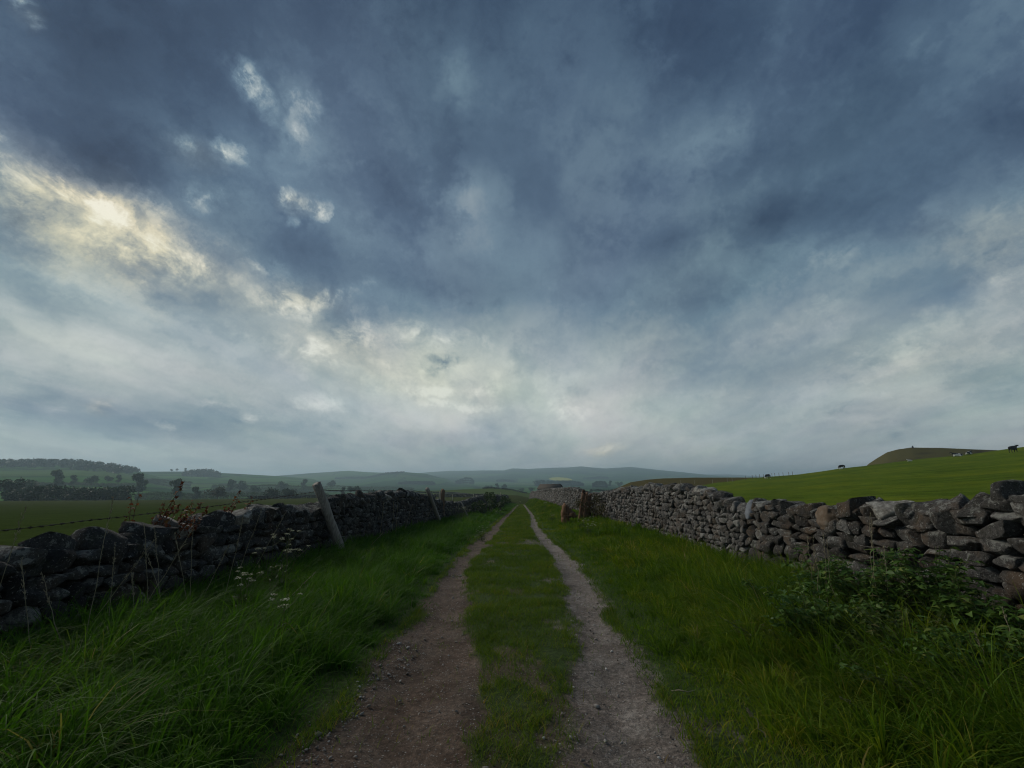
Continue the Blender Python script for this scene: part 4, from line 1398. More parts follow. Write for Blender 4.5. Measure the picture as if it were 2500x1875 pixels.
field_post(1081, 1196, 1222, 33, .16, WOOD_DK, 'brown upright post just behind the left wall, right of the second leaning post')
field_post(1074, 1200, 1222, 34, .06, WOOD_PALE, 'pale strut beside the brown upright post behind the left wall')
field_post(1163, 1210, 1222, 60, .10, WOOD_PALE, 'short pale post behind the left wall near the ivy-covered stretch')
field_post(1105, 1207, 1216, 120, .10, WOOD_PALE, 'far pale stake against the boundary wall, left of two')
field_post(1156, 1206, 1214, 120, .10, WOOD_PALE, 'far pale stake against the boundary wall, right of two')
field_post(1222, 1203, 1212, 110, .10, WOOD_PALE, 'tiny pale stake over the end of the left wall')


def wire(name, label, pts, r, barb=.0, cat='wire', group=None):
    pts = [Vector(p) for p in pts]
    org = pts[0]
    P = []
    for a, b in zip(pts[:-1], pts[1:]):
        L = (b - a).length
        k = max(2, int(L / .5))
        for i in range(k):
            t = i / k
            P.append(a.lerp(b, t) - Vector((0, 0, .02 * L * t * (1 - t))))
    P.append(pts[-1])
    parts = [tube([p - org for p in P], [r] * len(P), 5)]
    root = thing(name, label, cat, tuple(org), group=group)
    mesh_np('strand', *parts[0], IRON, root)
    if barb:
        rg = np.random.default_rng(5)
        bs = []
        for a, b in zip(P[:-1], P[1:]):
            L = (b - a).length
            for i in range(max(1, round(L / barb))):
                c = a.lerp(b, (i + .5) / max(1, round(L / barb))) - org
                d = (b - a).normalized()
                bs.append(tube([c - d * .025, c + d * .025], [r * 2.3, r * 2.3], 5))
                for s in (0, 1):
                    q = Vector(rg.normal(0, 1, 3)).normalized() * .022
                    bs.append(tube([c - q, c + q], [r * .9, r * .5], 4))
        v, f = join(bs)
        o = mesh_np('barbs', v, f, IRON, root)
        o['kind'] = 'stuff'
    return root


wx = -5.65
wire('barbed_wire', 'slack barbed strand behind the left wall, ending at the big leaning post',
     [at(-260, 1330, X=wx), at(0, 1296, X=wx), at(210, 1271, X=wx), at(370, 1253, X=wx), at(600, 1224, X=wx), at(700, 1211, X=-5.4), at(779, 1199, X=-4.98)], .0045, .13)
wire('barbed_wire', 'barbed strand strung level between the two leaning posts',
     [at(790, 1196, X=-4.95), at(870, 1197, Y=17), at(960, 1197, Y=22), at(1006, 1196, Y=25), at(1046, 1204, X=-4.95)], .006, .16)

# dry stone boundary wall across the far end of the left field
def boundary_wall(name, label, pts, h, thick, mat, seed):
    rg = np.random.default_rng(seed)
    P = []
    for a, b in zip(pts[:-1], pts[1:]):
        k = int(max(2, (Vector(b) - Vector(a)).length / 1.0))
        for i in range(k):
            P.append(Vector(a).lerp(Vector(b), i / k))
    P.append(Vector(pts[-1]))
    X = np.array([p.x for p in P]); Y = np.array([p.y for p in P])
    zt = terrain(X, Y)[0]
    root = thing(name, label, 'wall', (X[0], Y[0], zt[0]))
    root['kind'] = 'thing'
    st = Stones()
    rows = []
    t = np.stack([np.gradient(X), np.gradient(Y)], 1); t /= np.linalg.norm(t, axis=1)[:, None]
    for lev in np.arange(.15, h, .3):
        rows.append(np.stack([X + rg.normal(0, .25, len(X)), Y + rg.normal(0, .05, len(X)), zt + lev + rg.normal(0, .03, len(X))], 1))
    C = np.concatenate(rows)
    k = len(C)
    fr = np.zeros((k, 3, 3)); tt = np.tile(t, (len(rows), 1))
    fr[:, 0, 0] = tt[:, 0]; fr[:, 1, 0] = tt[:, 1]; fr[:, 0, 1] = -tt[:, 1]; fr[:, 1, 1] = tt[:, 0]; fr[:, 2, 2] = 1
    half = np.stack([rg.uniform(.4, .75, k), np.full(k, thick / 2), rg.uniform(.15, .22, k)], 1)
    tm = rg.integers(0, 18, k)
    for i in range(18):
        s = tm == i
        st.put(ROCKS[2][i], fr[s], C[s], half[s], np.clip(rg.normal(.45, .22, s.sum()), 0, 1))
    st.build('stonework', mat, root, loc=(X[0], Y[0], zt[0]))


bw = []
for q, D_ in (((560, 1221), 252), ((700, 1217), 246), ((850, 1214), 240), ((1000, 1212), 225), ((1120, 1210), 205), ((1240, 1209), 185)):
    p = at(*q, D=D_)
    bw.append((p.x, p.y, 0))
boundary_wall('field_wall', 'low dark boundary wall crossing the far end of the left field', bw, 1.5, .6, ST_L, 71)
bw = []
for q, D_ in (((930, 1206), 395), ((1000, 1203), 400), ((1060, 1202), 395), ((1110, 1206), 380), ((1150, 1211), 350)):
    p = at(*q, D=D_)
    bw.append((p.x, p.y, 0))
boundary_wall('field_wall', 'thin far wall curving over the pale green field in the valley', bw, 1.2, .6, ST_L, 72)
bw = []
for q, D_ in (((1180, 1192), 425), ((1215, 1191), 425), ((1250, 1195), 420), ((1285, 1203), 410)):
    p = at(*q, D=D_)
    bw.append((p.x, p.y, 0))
boundary_wall('field_wall', 'dark wall line along the crest of the pale green field beyond the lane', bw, 1.2, .6, ST_L, 73)

# fence between the green hill and the moor, and along the skyline
sky_posts = [(1662, 1191), (1696, 1186), (1740, 1181), (1776, 1177), (1788, 1175), (1820, 1168), (1837, 1167), (1846, 1166), (1855, 1166), (1864, 1165), (1885, 1163), (1892, 1162), (1902, 1161), (1912, 1160), (1926, 1158.5), (1935, 1157.5)]
for i, (px, py) in enumerate(sky_posts):
    D_ = 152
    p = at(px, py, D=D_)
    zg_ = float(terrain(np.array([p.x]), np.array([p.y]))[0][0])
    post('fence_post', ('thin fence post on the skyline by the left grazing cow' if px > 1800 else 'thin pale fence post where green hill meets the brown moor'),
         (p.x, p.y, zg_), (p.x, p.y, zg_ + 1.15), .055, .05, WOOD_DK if px > 1800 else WOOD_PALE, 'skyline fence posts' if px > 1800 else 'moor edge fence posts', sides=6)

# ------------------------------------------------------------------ barn
def barn():
    D_ = 150.0
    c = at(1344, 1192, Y=D_)
    zg_ = gz(c.x, c.y)
    root = thing('stone_barn', 'low stone field barn whose pitched roof shows over the right wall', 'barn', (c.x, c.y, zg_))
    hx, hy = 3.3, 3.0
    ridge = at(1340, 1181.5, Y=D_).z - zg_
    eave = at(1340, 1193, Y=D_ - hy).z - zg_
    # walls with a gable at each end (ridge along x)
    V = []
    for sx in (-1, 1):
        V += [(sx * hx, -hy, -.5), (sx * hx, hy, -.5), (sx * hx, hy, eave), (sx * hx, 0, ridge - .12), (sx * hx, -hy, eave)]
    V = [(x - (1.1 if (i == 3) else 0) * 0, y, z) for i, (x, y, z) in enumerate(V)]
    F5 = np.array([[0, 1, 2, 3, 4], [9, 8, 7, 6, 5]])
    F4 = np.array([[0, 4, 9, 5], [1, 6, 7, 2], [0, 5, 6, 1]])
    mesh_np('wall', V, [F5, F4], ST_R, root, attrs={'sv': [.4] * 10})
    slate = mat_simple('barn_slate', [(.3, C4(.050, .040, .030)), (.7, C4(.085, .070, .052))], 2.5, .9, .4)
    ov = .25
    for s in (-1, 1):
        y_e = s * (hy + ov); z_e = eave - .12
        a = np.array([(-hx - ov, 0, ridge), (hx + ov, 0, ridge), (hx + ov, y_e, z_e), (-hx - ov, y_e, z_e)])
        b = a - np.array([0, 0, .1])
        V = np.concatenate([a, b])
        Fq = np.array([[0, 1, 2, 3], [7, 6, 5, 4], [3, 2, 6, 7], [0, 4, 5, 1], [1, 5, 6, 2], [0, 3, 7, 4]])
        mesh_np('roof', V, Fq, slate, root)
    cap = rock(3, 88, boxy=8, cuts=3)
    mesh_np('ridge_patch', cap[0] * np.array([.5, .12, .06]) + np.array([1.0, 0, ridge + .05]), cap[1], mat_simple('white_ridge', [(.3, C4(.5, .5, .48)), (.7, C4(.7, .7, .68))]), root)
    mesh_np('quoin', rock(3, 89, boxy=9, cuts=2)[0] * np.array([.06, .35, .5]) + np.array([-hx - .03, -1.3, eave + .1]), cap[1], ST_PALE, root)
    root.rotation_euler.z = R(-24)


barn()


# ------------------------------------------------------------------ broken tree stumps by the right wall
WOOD_RAW = mat_simple('raw_broken_wood', [(.25, C4(.045, .022, .011)), (.45, C4(.125, .062, .028)), (.75, C4(.27, .15, .072))], 5.0, .85, .7, 6.0, (4, 4, .6), local=True)
WOOD_ROT = mat_simple('rotten_dark_wood', [(.3, C4(.035, .020, .012)), (.5, C4(.10, .052, .028)), (.7, C4(.22, .125, .065))], 5.0, .9, .7, 6.0, (5, 5, .6), local=True)


def stump(name, label, loc, prof, seed, mat, lean=(0, 0), jag=.3, flat=1.0, rotz=0.0):
    """prof: list of (height, radius); the head is torn into points"""
    rg = np.random.default_rng(seed)
    root = thing(name, label, 'stump', loc, rotz)
    sides = 22
    a = np.linspace(0, 2 * math.pi, sides, endpoint=False)
    lob = 1 + .16 * np.sin(3 * a + rg.uniform(0, 6)) + .11 * np.sin(7 * a + rg.uniform(0, 6)) + rg.normal(0, .05, sides)
    V = []
    hs = np.linspace(prof[0][0], prof[-1][0], 14)
    H = prof[-1][0]
    top = jag * (np.sin(a * 1.0 + rg.uniform(0, 6)) * .6 + np.sin(a * 3 + 1) * .35 + rg.normal(0, .28, sides))
    for i, h in enumerate(hs):
        r = np.interp(h, [p[0] for p in prof], [p[1] for p in prof])
        t = max(0, (i - 7) / 6.0)
        z = h + top * t * t
        V.append(np.stack([np.cos(a) * r * lob + lean[0] * h, np.sin(a) * r * lob * flat + lean[1] * h, z], 1) + rg.normal(0, .012, (sides, 3)))
    n = len(hs)
    inner = np.stack([np.cos(a) * .5 * prof[-1][1] + lean[0] * H, np.sin(a) * .5 * prof[-1][1] * flat + lean[1] * H, np.full(sides, H * .80)], 1)
    V.append(inner)
    V.append(np.array([[lean[0] * H * .7, lean[1] * H * .7, H * .6]]))
    V = np.concatenate(V)
    idx = np.arange((n + 1) * sides).reshape(n + 1, sides)
    q = np.concatenate([np.stack([idx[i], np.roll(idx[i], -1), np.roll(idx[i + 1], -1), idx[i + 1]], 1) for i in range(n)])
    cap = np.stack([idx[n], np.roll(idx[n], -1), np.full(sides, len(V) - 1)], 1)
    mesh_np('trunk', V, [q, cap], mat, root)
    parts = []
    for k in range(9):                                # splinters and root ends
        aa = rg.uniform(0, 6.28); r = prof[-1][1] * rg.uniform(.5, .95)
        b = np.array([math.cos(aa) * r + lean[0] * H * .8, math.sin(aa) * r * flat + lean[1] * H * .8, H * rg.uniform(.6, .85)])
        parts.append(tube([b, b + np.array([rg.normal(0, .04), rg.normal(0, .04), .18]), b + np.array([rg.normal(0, .07), rg.normal(0, .07), rg.uniform(.28, .48)])], [.03, .02, .004], 5))
    v, f = join(parts)
    mesh_np('splinters', v, f, mat, root)['kind'] = 'stuff'
    return root


s1 = at(1385, 1278, Y=28); s1.z = gz(s1.x, s1.y)
st1 = thing('broken_stump', 'torn orange-brown wedge of tree stump lying in the right verge', 'stump', s1)


def torn_wedge(name, outline, depth, seed, parent, off=(0, 0, 0)):
    """a splintered slab of trunk: ragged outline, thick body, creased faces"""
    rg = np.random.default_rng(seed)
    o = []
    for a, b in zip(outline, outline[1:] + outline[:1]):
        for k in range(5):
            t = k / 5
            o.append((a[0] + (b[0] - a[0]) * t + rg.normal(0, .018), a[1] + (b[1] - a[1]) * t + rg.normal(0, .03)))
    o = np.array(o); n = len(o); c = o.mean(0)
    V = []
    for j, (s_, y_) in enumerate(((.0, -.62), (.45, -.58), (.78, -.5), (1.0, -.25), (1.03, .1), (.9, .42), (.5, .55), (.0, .5))):
        q = c + (o - c) * s_
        V.append(np.stack([q[:, 0], np.full(n, y_ * depth) + rg.normal(0, depth * .06, n) * (s_ > 0), q[:, 1]], 1))
    V = np.concatenate(V) + np.array(off)
    idx = np.arange(8 * n).reshape(8, n)
    q = np.concatenate([np.stack([idx[r], np.roll(idx[r], -1), np.roll(idx[r + 1], -1), idx[r + 1]], 1) for r in range(7)])
    return mesh_np(name, V, q, WOOD_RAW, parent)


torn_wedge('trunk', [(-.34, .30), (-.33, .72), (-.16, 1.22), (-.02, 1.10), (.22, .88), (.52, .60), (.46, .40), (.16, .46), (.10, .10), (.16, -.15), (-.30, -.15)], .55, 4, st1)
torn_wedge('torn_limb', [(.02, .42), (.10, .70), (.44, .66), (.58, .50), (.40, .36)], .5, 6, st1, (0, -.22, -.02))
s2 = at(1427, 1250, Y=29.5); s2.z = gz(s2.x, s2.y)
stump('broken_stump', 'dark rotten upright trunk leaning right where the far wall has slumped', s2, [(-.2, .36), (.5, .35), (1.0, .33), (1.55, .27)], 9, WOOD_ROT, (.14, 0), .34, .8)

# ------------------------------------------------------------------ plants one can tell apart
STEM_G = mat_simple('green_stem', [(.3, C4(.05, .07, .02)), (.7, C4(.10, .11, .04))], 8.0, .7, 0)
STEM_S = mat_simple('straw_stem', [(.3, C4(.17, .145, .09)), (.7, C4(.30, .26, .17))], 12.0, .8, 0)
STEM_R = mat_simple('red_brown_stem', [(.3, C4(.06, .035, .02)), (.7, C4(.12, .07, .04))], 12.0, .8, 0)
UMBEL = mat_leaf('cream_umbel', [(0, C4(.24, .25, .13)), (.5, C4(.38, .39, .25)), (1, C4(.52, .53, .40))], .3)
LEAF_W = mat_leaf('weed_leaf', [(0, C4(0.0372, 0.0806, 0.0155)), (.5, C4(0.0651, 0.1318, 0.0217)), (.85, C4(0.1008, 0.1705, 0.0310)), (1, C4(0.1705, 0.2015, 0.0465))], .3, .5)
LEAF_C = mat_leaf('copper_leaf', [(0, C4(.065, .022, .012)), (.5, C4(.13, .042, .018)), (.85, C4(.19, .075, .026)), (1, C4(.08, .07, .025))], .3, .6)
LEAF_P = mat_leaf('parsley_leaf', [(0, C4(.030, .055, .012)), (1, C4(.070, .105, .024))], .3, .55)
IVY = mat_leaf('ivy_leaf', [(0, C4(.016, .034, .008)), (.6, C4(.030, .060, .012)), (1, C4(.055, .085, .020))], .2, .5)


def leaf_mesh(base, dirs, L, W, sv, fold=.25):
    """pointed leaves: base point, direction, length, width"""
    k = len(base)
    rg = np.random.default_rng(k)
    d = dirs / np.linalg.norm(dirs, axis=1)[:, None]
    s = np.cross(d, rg.normal(0, .35, (k, 3)) + np.array([0, 0, 1.0])); s /= np.linalg.norm(s, axis=1)[:, None] + 1e-9
    nn = np.cross(s, d)
    L = np.asarray(L)[:, None]; W = np.asarray(W)[:, None]
    a = base; b = base + d * L * .38 + s * W * .5 + nn * W * fold; c = base + d * L - nn * L * .18; e = base + d * L * .38 - s * W * .5 + nn * W * fold
    m = base + d * L * .5 - nn * L * .02
    V = np.stack([a, b, c, e, m], 1).reshape(-1, 3)
    i = np.arange(k)[:, None] * 5
    F3 = np.concatenate([i + np.array([[0, 1, 4]]), i + np.array([[1, 2, 4]]), i + np.array([[2, 3, 4]]), i + np.array([[3, 0, 4]])])
    return V, F3, np.repeat(sv, 5)


def cow_parsley(loc, h, seed, nst, label, spread=.16, wid=1.0):
    """branching stems under flat cream umbels, ferny leaves at the foot"""
    rg = np.random.default_rng(seed)
    root = thing('cow_parsley', label, 'wildflower', loc, group='cow parsley flowering along the verges')
    stems = []; heads = []
    for s in range(nst):
        b = np.array([rg.normal(0, spread * .35), rg.normal(0, spread * .35), -.04])
        top = np.array([rg.normal(0, spread) * wid, rg.normal(0, spread), h * rg.uniform(.62, 1.0)])
        mid = (b + top) / 2 + rg.normal(0, .03, 3)
        stems.append(tube([b, mid, top], [.006, .005, .003], 5))
        heads.append((top, rg.uniform(.030, .050)))
        for k in range(int(rg.integers(2, 4))):
            t = rg.uniform(.55, .85)
            p0 = mid * (1 - t) + top * t if t > .5 else mid
            p1 = p0 + np.array([rg.normal(0, .10), rg.normal(0, .10), rg.uniform(.05, .17)])
            stems.append(tube([p0, (p0 + p1) / 2 + np.array([0, 0, -.01]), p1], [.0035, .003, .002], 4))
            heads.append((p1, rg.uniform(.022, .042)))
    v, f = join(stems)
    mesh_np('stem', v, f, STEM_G, root)
    for c, r in heads:
        k = 26
        a = rg.uniform(0, 6.28, k); rr = np.sqrt(rg.random(k)) * r
        P = np.stack([np.cos(a) * rr, np.sin(a) * rr, .02 - rr * rr / r * .25 + rg.normal(0, .004, k)], 1)
        t1 = rg.normal(0, 1, (k, 3)); t1[:, 2] *= .4; t1 /= np.linalg.norm(t1, axis=1)[:, None]
        t2 = np.cross(t1, np.array([0, 0, 1.0]) + rg.normal(0, .2, (k, 3))); t2 /= np.linalg.norm(t2, axis=1)[:, None]
        s = .0085
        V = np.stack([P + t1 * s, P + t2 * s, P - t1 * s, P - t2 * s], 1).reshape(-1, 3)
        mesh_np('flower_head', V, np.arange(k * 4).reshape(-1, 4), UMBEL, root, attrs={'sv': np.repeat(rg.random(k), 4)}, loc=c)
    k = 70 + 14 * nst
    P = np.stack([rg.normal(0, spread * .8, k), rg.normal(0, spread * .8, k), rg.uniform(.02, h * .5, k)], 1)
    v, f, a = leaf_mesh(P, rg.normal(0, 1, (k, 3)) + np.array([0, 0, .3]), rg.uniform(.05, .11, k), rg.uniform(.02, .045, k), rg.random(k))
    mesh_np('leaves', v, f, LEAF_P, root, attrs={'sv': a})
    return root


def on_ground(px, py, Y):
    p = at(px, py, Y=Y)
    p.z = gz(p.x, p.y)
    return p


for (px, pyt, Y, n, sp, wd, lb) in [
    (690, 1296, 7.6, 7, .16, 1.0, 'cow parsley with cream umbels between the near left wall and the big leaning post'),
    (612, 1380, 6.0, 3, .07, 1.0, 'short cow parsley with a small cream head at the edge of the left grass'),
    (712, 1446, 5.2, 2, .06, 1.0, 'faded cow parsley head low in the long left grass'),
    (1124, 1232, 33, 26, .42, 1.5, 'big clump of flowering cow parsley at the foot of the left wall beyond the posts'),
    (1176, 1287, 19, 3, .12, 1.0, 'single cow parsley beside the left rut'),
    (1216, 1244, 46, 8, .4, 1.3, 'far cow parsley below the ivy on the left wall'),
    (1262, 1215, 75, 8, .5, 1.2, 'farthest cow parsley at the crest of the lane'),
    (1422, 1266, 23, 4, .14, 1.0, 'cow parsley in front of the torn stump'),
    (1437, 1276, 20, 3, .12, 1.0, 'cow parsley right of the torn stump, nearest of the right verge'),
    (1452, 1278, 21, 3, .12, 1.0, 'cow parsley against the right wall near the torn stump'),
    (1348, 1257, 33, 4, .2, 1.0, 'cow parsley left of the torn stump by the right rut'),
    (1330, 1225, 52, 6, .3, 1.0, 'far cow parsley along the foot of the right wall'),
]:
    p = on_ground(px, 1300, Y)
    hh = max(.35, at(px, pyt, Y=Y).z - p.z)
    cow_parsley(p, min(hh, 1.25), int(px), n, lb, sp, wd)

# dead grass stalks standing in front of the left wall
STALKS = [((209, 1555), (277, 1213), -4.1), ((269, 1475), (282, 1327), -4.3), ((364, 1520), (353, 1283), -4.2), ((392, 1466), (377, 1286), -4.35), ((244, 1494), (377, 1317), -4.2),
          ((348, 1488), (471, 1292), -4.15), ((465, 1412), (471, 1270), -4.4), ((446, 1406), (427, 1298), -4.45), ((551, 1453), (595, 1257), -4.0), ((589, 1377), (639, 1245), -4.4),
          ((626, 1380), (700, 1247), -4.3), ((63, 1475), (51, 1365), -4.4), ((126, 1490), (101, 1399), -4.35), ((10, 1396), (63, 1238), -4.6), ((929, 1301), (938, 1222), -4.5),
          ((958, 1305), (961, 1225), -4.5), ((966, 1300), (972, 1215), -4.5), ((992, 1282), (1008, 1229), -4.5), ((1040, 1270), (1056, 1238), -4.4), ((326, 1470), (323, 1400), -4.25),
          ((891, 1346), (935, 1301), -4.2), ((664, 1501), (771, 1396), -3.4), ((654, 1508), (703, 1453), -3.3), ((400, 1480), (352, 1330), -4.3), ((505, 1440), (560, 1330), -4.2)]
SLAB = ['tallest pale dead grass stalk, crossing the near left wall', 'thin dead stalk just right of the tallest stalk', 'upright dead stalk before the near left coping stones',
        'dead stalk leaning slightly left, beside the upright one', 'dead stalk leaning hard right across the dark left wall', 'longest right-leaning dead stalk under the copper saplings',
        'straight dead stalk below the copper saplings', 'short dead stalk leaning left below the copper saplings', 'dead stalk rising over the pale peaked coping stone', 'dead stalk in front of the wall left of the cow parsley',
        'dead stalk behind the near cow parsley heads', 'dark dead stalk near the left edge of the photo', 'faint bent stalk at the left end of the wall', 'pale stalk at the far left, crossing the field',
        'leftmost of three dead stalks between the leaning posts', 'middle of three dead stalks between the leaning posts', 'rightmost of three dead stalks between the leaning posts', 'dead stalk left of the second leaning post',
        'dead stalk leaning on the second leaning post', 'short dead stalk low before the left wall', 'bent straw-coloured stalk right of the big leaning post', 'long straw stalk lying over the lush left grass', 'shorter straw stalk in the lush left grass',
        'dead stalk crossing two others left of the copper saplings', 'dead stalk leaning right beside the short cow parsley']
for i, ((bx, by), (tx, ty), X) in enumerate(STALKS):
    b = at(bx, by, X=X)
    g0 = gz(b.x, b.y)
    t = at(tx, ty, Y=b.y)
    d = (t - b)
    base = b - d * max(0, (b.z - g0) / max(d.z, .05)) if d.z > .05 else Vector((b.x, b.y, g0))
    base.z = min(base.z, b.z)
    root = thing('grass_stalk', SLAB[i], 'grass stalk', base, group='dead grass stalks along the left wall')
    rg = np.random.default_rng(i)
    L = (t - base)
    k = 7
    path = [np.array(base * 0 + L * (j / k)) + (rg.normal(0, .004, 3) if j else 0) for j in range(k + 1)]
    th = .0026 + .0003 * b.y
    mesh_np('stem', *tube(path, [th * (1 - .5 * j / k) for j in range(k + 1)], 5), STEM_S, root)
    seeds = []
    for j in range(26):
        u = rg.uniform(.62, 1.0)
        c = np.array(L) * u + rg.normal(0, .006, 3)
        dd = np.array(L.normalized()) + rg.normal(0, .25, 3)
        seeds.append(tube([c, c + dd * .012, c + dd * .026], [.0015, .0034, .0008], 4))
    v, f = join(seeds)
    mesh_np('seed_head', v, f, STEM_S, root)

# copper-leaved saplings behind the left wall, poking over it
def sapling(label, px_base, pts, Y, seed, leafy=1.0, mat=LEAF_C, name='copper_sapling'):
    rg = np.random.default_rng(seed)
    b = at(px_base, 1300, Y=Y)
    b.x = min(b.x, float(wl(Y)) - .75)
    b.z = gz(b.x, b.y)
    root = thing(name, label, 'sapling', b, group='saplings behind the left wall')
    stems = []; P = []
    for (tx, ty) in pts:
        t = np.array(at(tx, ty, Y=Y + rg.normal(0, .08)) - b)
        m1 = t * .45 + np.array([rg.normal(0, .03) - .03, 0, .05]); m2 = t * .75 + rg.normal(0, .02, 3)
        stems.append(tube([(rg.normal(0, .04), 0, -.1), m1, m2, t], [.011, .008, .005, .002], 5))
        k = int(46 * leafy)
        u = rg.uniform(.42, 1.02, k)
        for uu in u:
            c = m1 + (t - m1) * ((uu - .42) / .6)
            P.append(c + rg.normal(0, .035 * (1.25 - uu), 3))
    v, f = join(stems)
    mesh_np('stem', v, f, STEM_R, root)
    P = np.array(P); k = len(P)
    v, f, a = leaf_mesh(P, rg.normal(0, 1, (k, 3)) + np.array([0, 0, -.2]), rg.uniform(.035, .085, k), rg.uniform(.03, .06, k), rg.random(k))
    mesh_np('leaves', v, f, mat, root, attrs={'sv': a})


sapling('copper-leaved sapling with two bare-tipped shoots, left of its neighbours', 380, [(340, 1204), (322, 1214), (376, 1262)], 6.9, 1, .45)
sapling('tall copper-leaved sapling whose highest shoot tops the skyline of the field', 400, [(452, 1172), (404, 1222), (420, 1240), (392, 1258), (440, 1228)], 7.0, 2, 1.2)
sapling('bushy copper-leaved sapling right of the tallest shoot', 455, [(470, 1222), (492, 1226), (466, 1240), (482, 1252), (506, 1240), (450, 1262)], 7.2, 3, 1.2)
sapling('sparse reddish sapling near the peaked coping stone', 560, [(588, 1196), (582, 1220), (565, 1232), (548, 1240)], 8.4, 4, .7)
sapling('smallest reddish sapling left of the big leaning post', 612, [(618, 1212), (606, 1226), (612, 1240)], 9.0, 5, .6)
sapling('dark thistle head standing over the left wall between the posts', 905, [(905, 1192), (912, 1196), (899, 1206)], 17.0, 6, .35, IVY, 'thistle')

# leafy weeds at the foot of the near right wall
LEAF_W2 = mat_leaf('weed_leaf_yellowish', [(0, C4(.040, .062, .012)), (.5, C4(.070, .105, .018)), (.85, C4(.105, .125, .028)), (1, C4(.15, .13, .05))], .35, .5)


def weed(label, px, ytop, Y, seed, width, dense=1.0, mat=None, ls=1.0, slim=1.0):
    rg = np.random.default_rng(seed)
    p = on_ground(px, 1370, Y)
    h = max(.35, at(px, ytop, Y=Y).z - p.z)
    root = thing('leafy_weed', label, 'weed', p, group='weeds at the foot of the near right wall')
    stems = []; P = []; Dv = []
    for s in range(int(18 * dense)):
        t = np.array([rg.normal(0, width), rg.normal(0, width * .6), h * rg.uniform(.55, 1.0)])
        m1 = t * .5 + np.array([0, 0, h * .08])
        stems.append(tube([(rg.normal(0, .05), rg.normal(0, .05), -.03), m1, t], [.006, .005, .002], 5))
        for k in range(int(26)):
            u = rg.uniform(.12, 1.0)
            c = m1 * (u / .5) if u < .5 else m1 + (t - m1) * ((u - .5) / .5)
            a = rg.uniform(0, 6.28)
            P.append(c); Dv.append((math.cos(a), math.sin(a), rg.uniform(-.5, .45)))
            if rg.random() < .5:
                q = c + np.array([math.cos(a), math.sin(a), .1]) * .06
                for e in (-.7, .7):
                    P.append(q); Dv.append((math.cos(a + e), math.sin(a + e), rg.uniform(-.4, .3)))
    v, f = join(stems)
    mesh_np('stem', v, f, STEM_G, root)
    P = np.array(P); k = len(P)
    v, f, a = leaf_mesh(P, np.array(Dv), ls * rg.uniform(.035, .115, k), ls * slim * rg.uniform(.018, .055, k), np.clip(rg.normal(.5, .28, k), 0, 1))
    mesh_np('leaves', v, f, mat or LEAF_W, root, attrs={'sv': a})


for a_ in [('leftmost leafy weed clump, low and yellowish before the near right wall', 1905, 1405, 6.6, 1, .2, .9), ('leafy weed with upright shoots left of the tallest clump', 2010, 1322, 6.0, 2, .22, 1.3),
           ('tallest leafy weed clump against the near right wall', 2140, 1325, 5.5, 3, .26, 1.5), ('leafy weed with shoots touching the wall right of the tallest clump', 2260, 1328, 5.1, 4, .26, 1.4),
           ('rightmost leafy weed clump, dark in the wall corner', 2330, 1370, 4.7, 5, .22, 1.2), ('broad weed filling the gap between the two tallest clumps by the right wall', 2200, 1350, 5.2, 9, .28, 1.3), ('weed clump between the upright shoots and the tallest clump', 2075, 1350, 5.6, 10, .26, 1.3),
           ('low leafy weed in front of the tallest clump', 2110, 1450, 4.9, 6, .26, 1.2),
           ('low leafy weed front left among long grass', 1985, 1455, 5.3, 7, .22, 1.0), ('low dark weed nearest the viewer below the right wall', 2290, 1500, 4.2, 8, .24, 1.0),
           ('yellowish narrow-leaved weed among the long grass in front of the dark weeds', 2060, 1520, 4.6, 11, .3, 1.0, LEAF_W2, .8, .5), ('slender yellowish weed sprawling toward the right rut', 1880, 1500, 5.2, 12, .3, .7, LEAF_W2, .7, .5),
           ('pale narrow-leaved weed low in the lower right corner', 2330, 1610, 3.7, 13, .3, 1.0, LEAF_W2, .8, .45), ('dark broad weed at the right edge under the wall', 2450, 1520, 4.0, 14, .25, 1.1),
           ('leafy weed spilling down the verge below the leftmost upright shoots', 1960, 1420, 5.0, 16, .3, 1.2), ('bright leafy weed spilling toward the lower right corner', 2200, 1455, 4.5, 17, .32, 1.3, LEAF_W2, .95, .8),
           ('large-leaved weed at the right edge beside the seeding stalks', 2400, 1440, 4.35, 18, .26, 1.2, None, 1.25, 1.0), ('leafy weed low between the spilling weed and the lower right corner', 2330, 1530, 3.9, 19, .28, 1.1, None, .9, .9),
           ('scrambling thin-leaved weed in the middle of the right verge grass', 2160, 1600, 4.0, 15, .32, .8, LEAF_W2, .7, .5)]:
    weed(*a_)

# straw-coloured grass stalks on the right
RST = [((2010, 1560), (1985, 1312), 5.6), ((2025, 1545), (2010, 1303), 5.6), ((2052, 1540), (2018, 1318), 5.5), ((2140, 1480), (2125, 1255), 5.2), ((2130, 1480), (2128, 1300), 5.3), ((2170, 1500), (2158, 1335), 5.2), ((1985, 1480), (1972, 1312), 5.9),
       ((2440, 1690), (2378, 1540), 3.9), ((2490, 1640), (2448, 1484), 4.0), ((2110, 1660), (2040, 1575), 4.3), ((2130, 1740), (2056, 1705), 3.7), ((1870, 1800), (1826, 1735), 3.2)]
RLB = ['leftmost straight dry stalk over the right weeds', 'dry stalk beside the leftmost one over the weeds', 'dry stalk bending left over the right weeds', 'longest curved dry stalk reaching the coping of the near right wall', 'dry stalk hugging the longest curved one',
       'dry stalk right of the longest curved one', 'faint dry stalk left of the weeds', 'seeding stalk leaning left at the right edge', 'seeding stalk highest on the right edge', 'pale straight straw lying in the right grass', 'pale straw low on the right, near the weeds', 'pale straw beside the right rut']
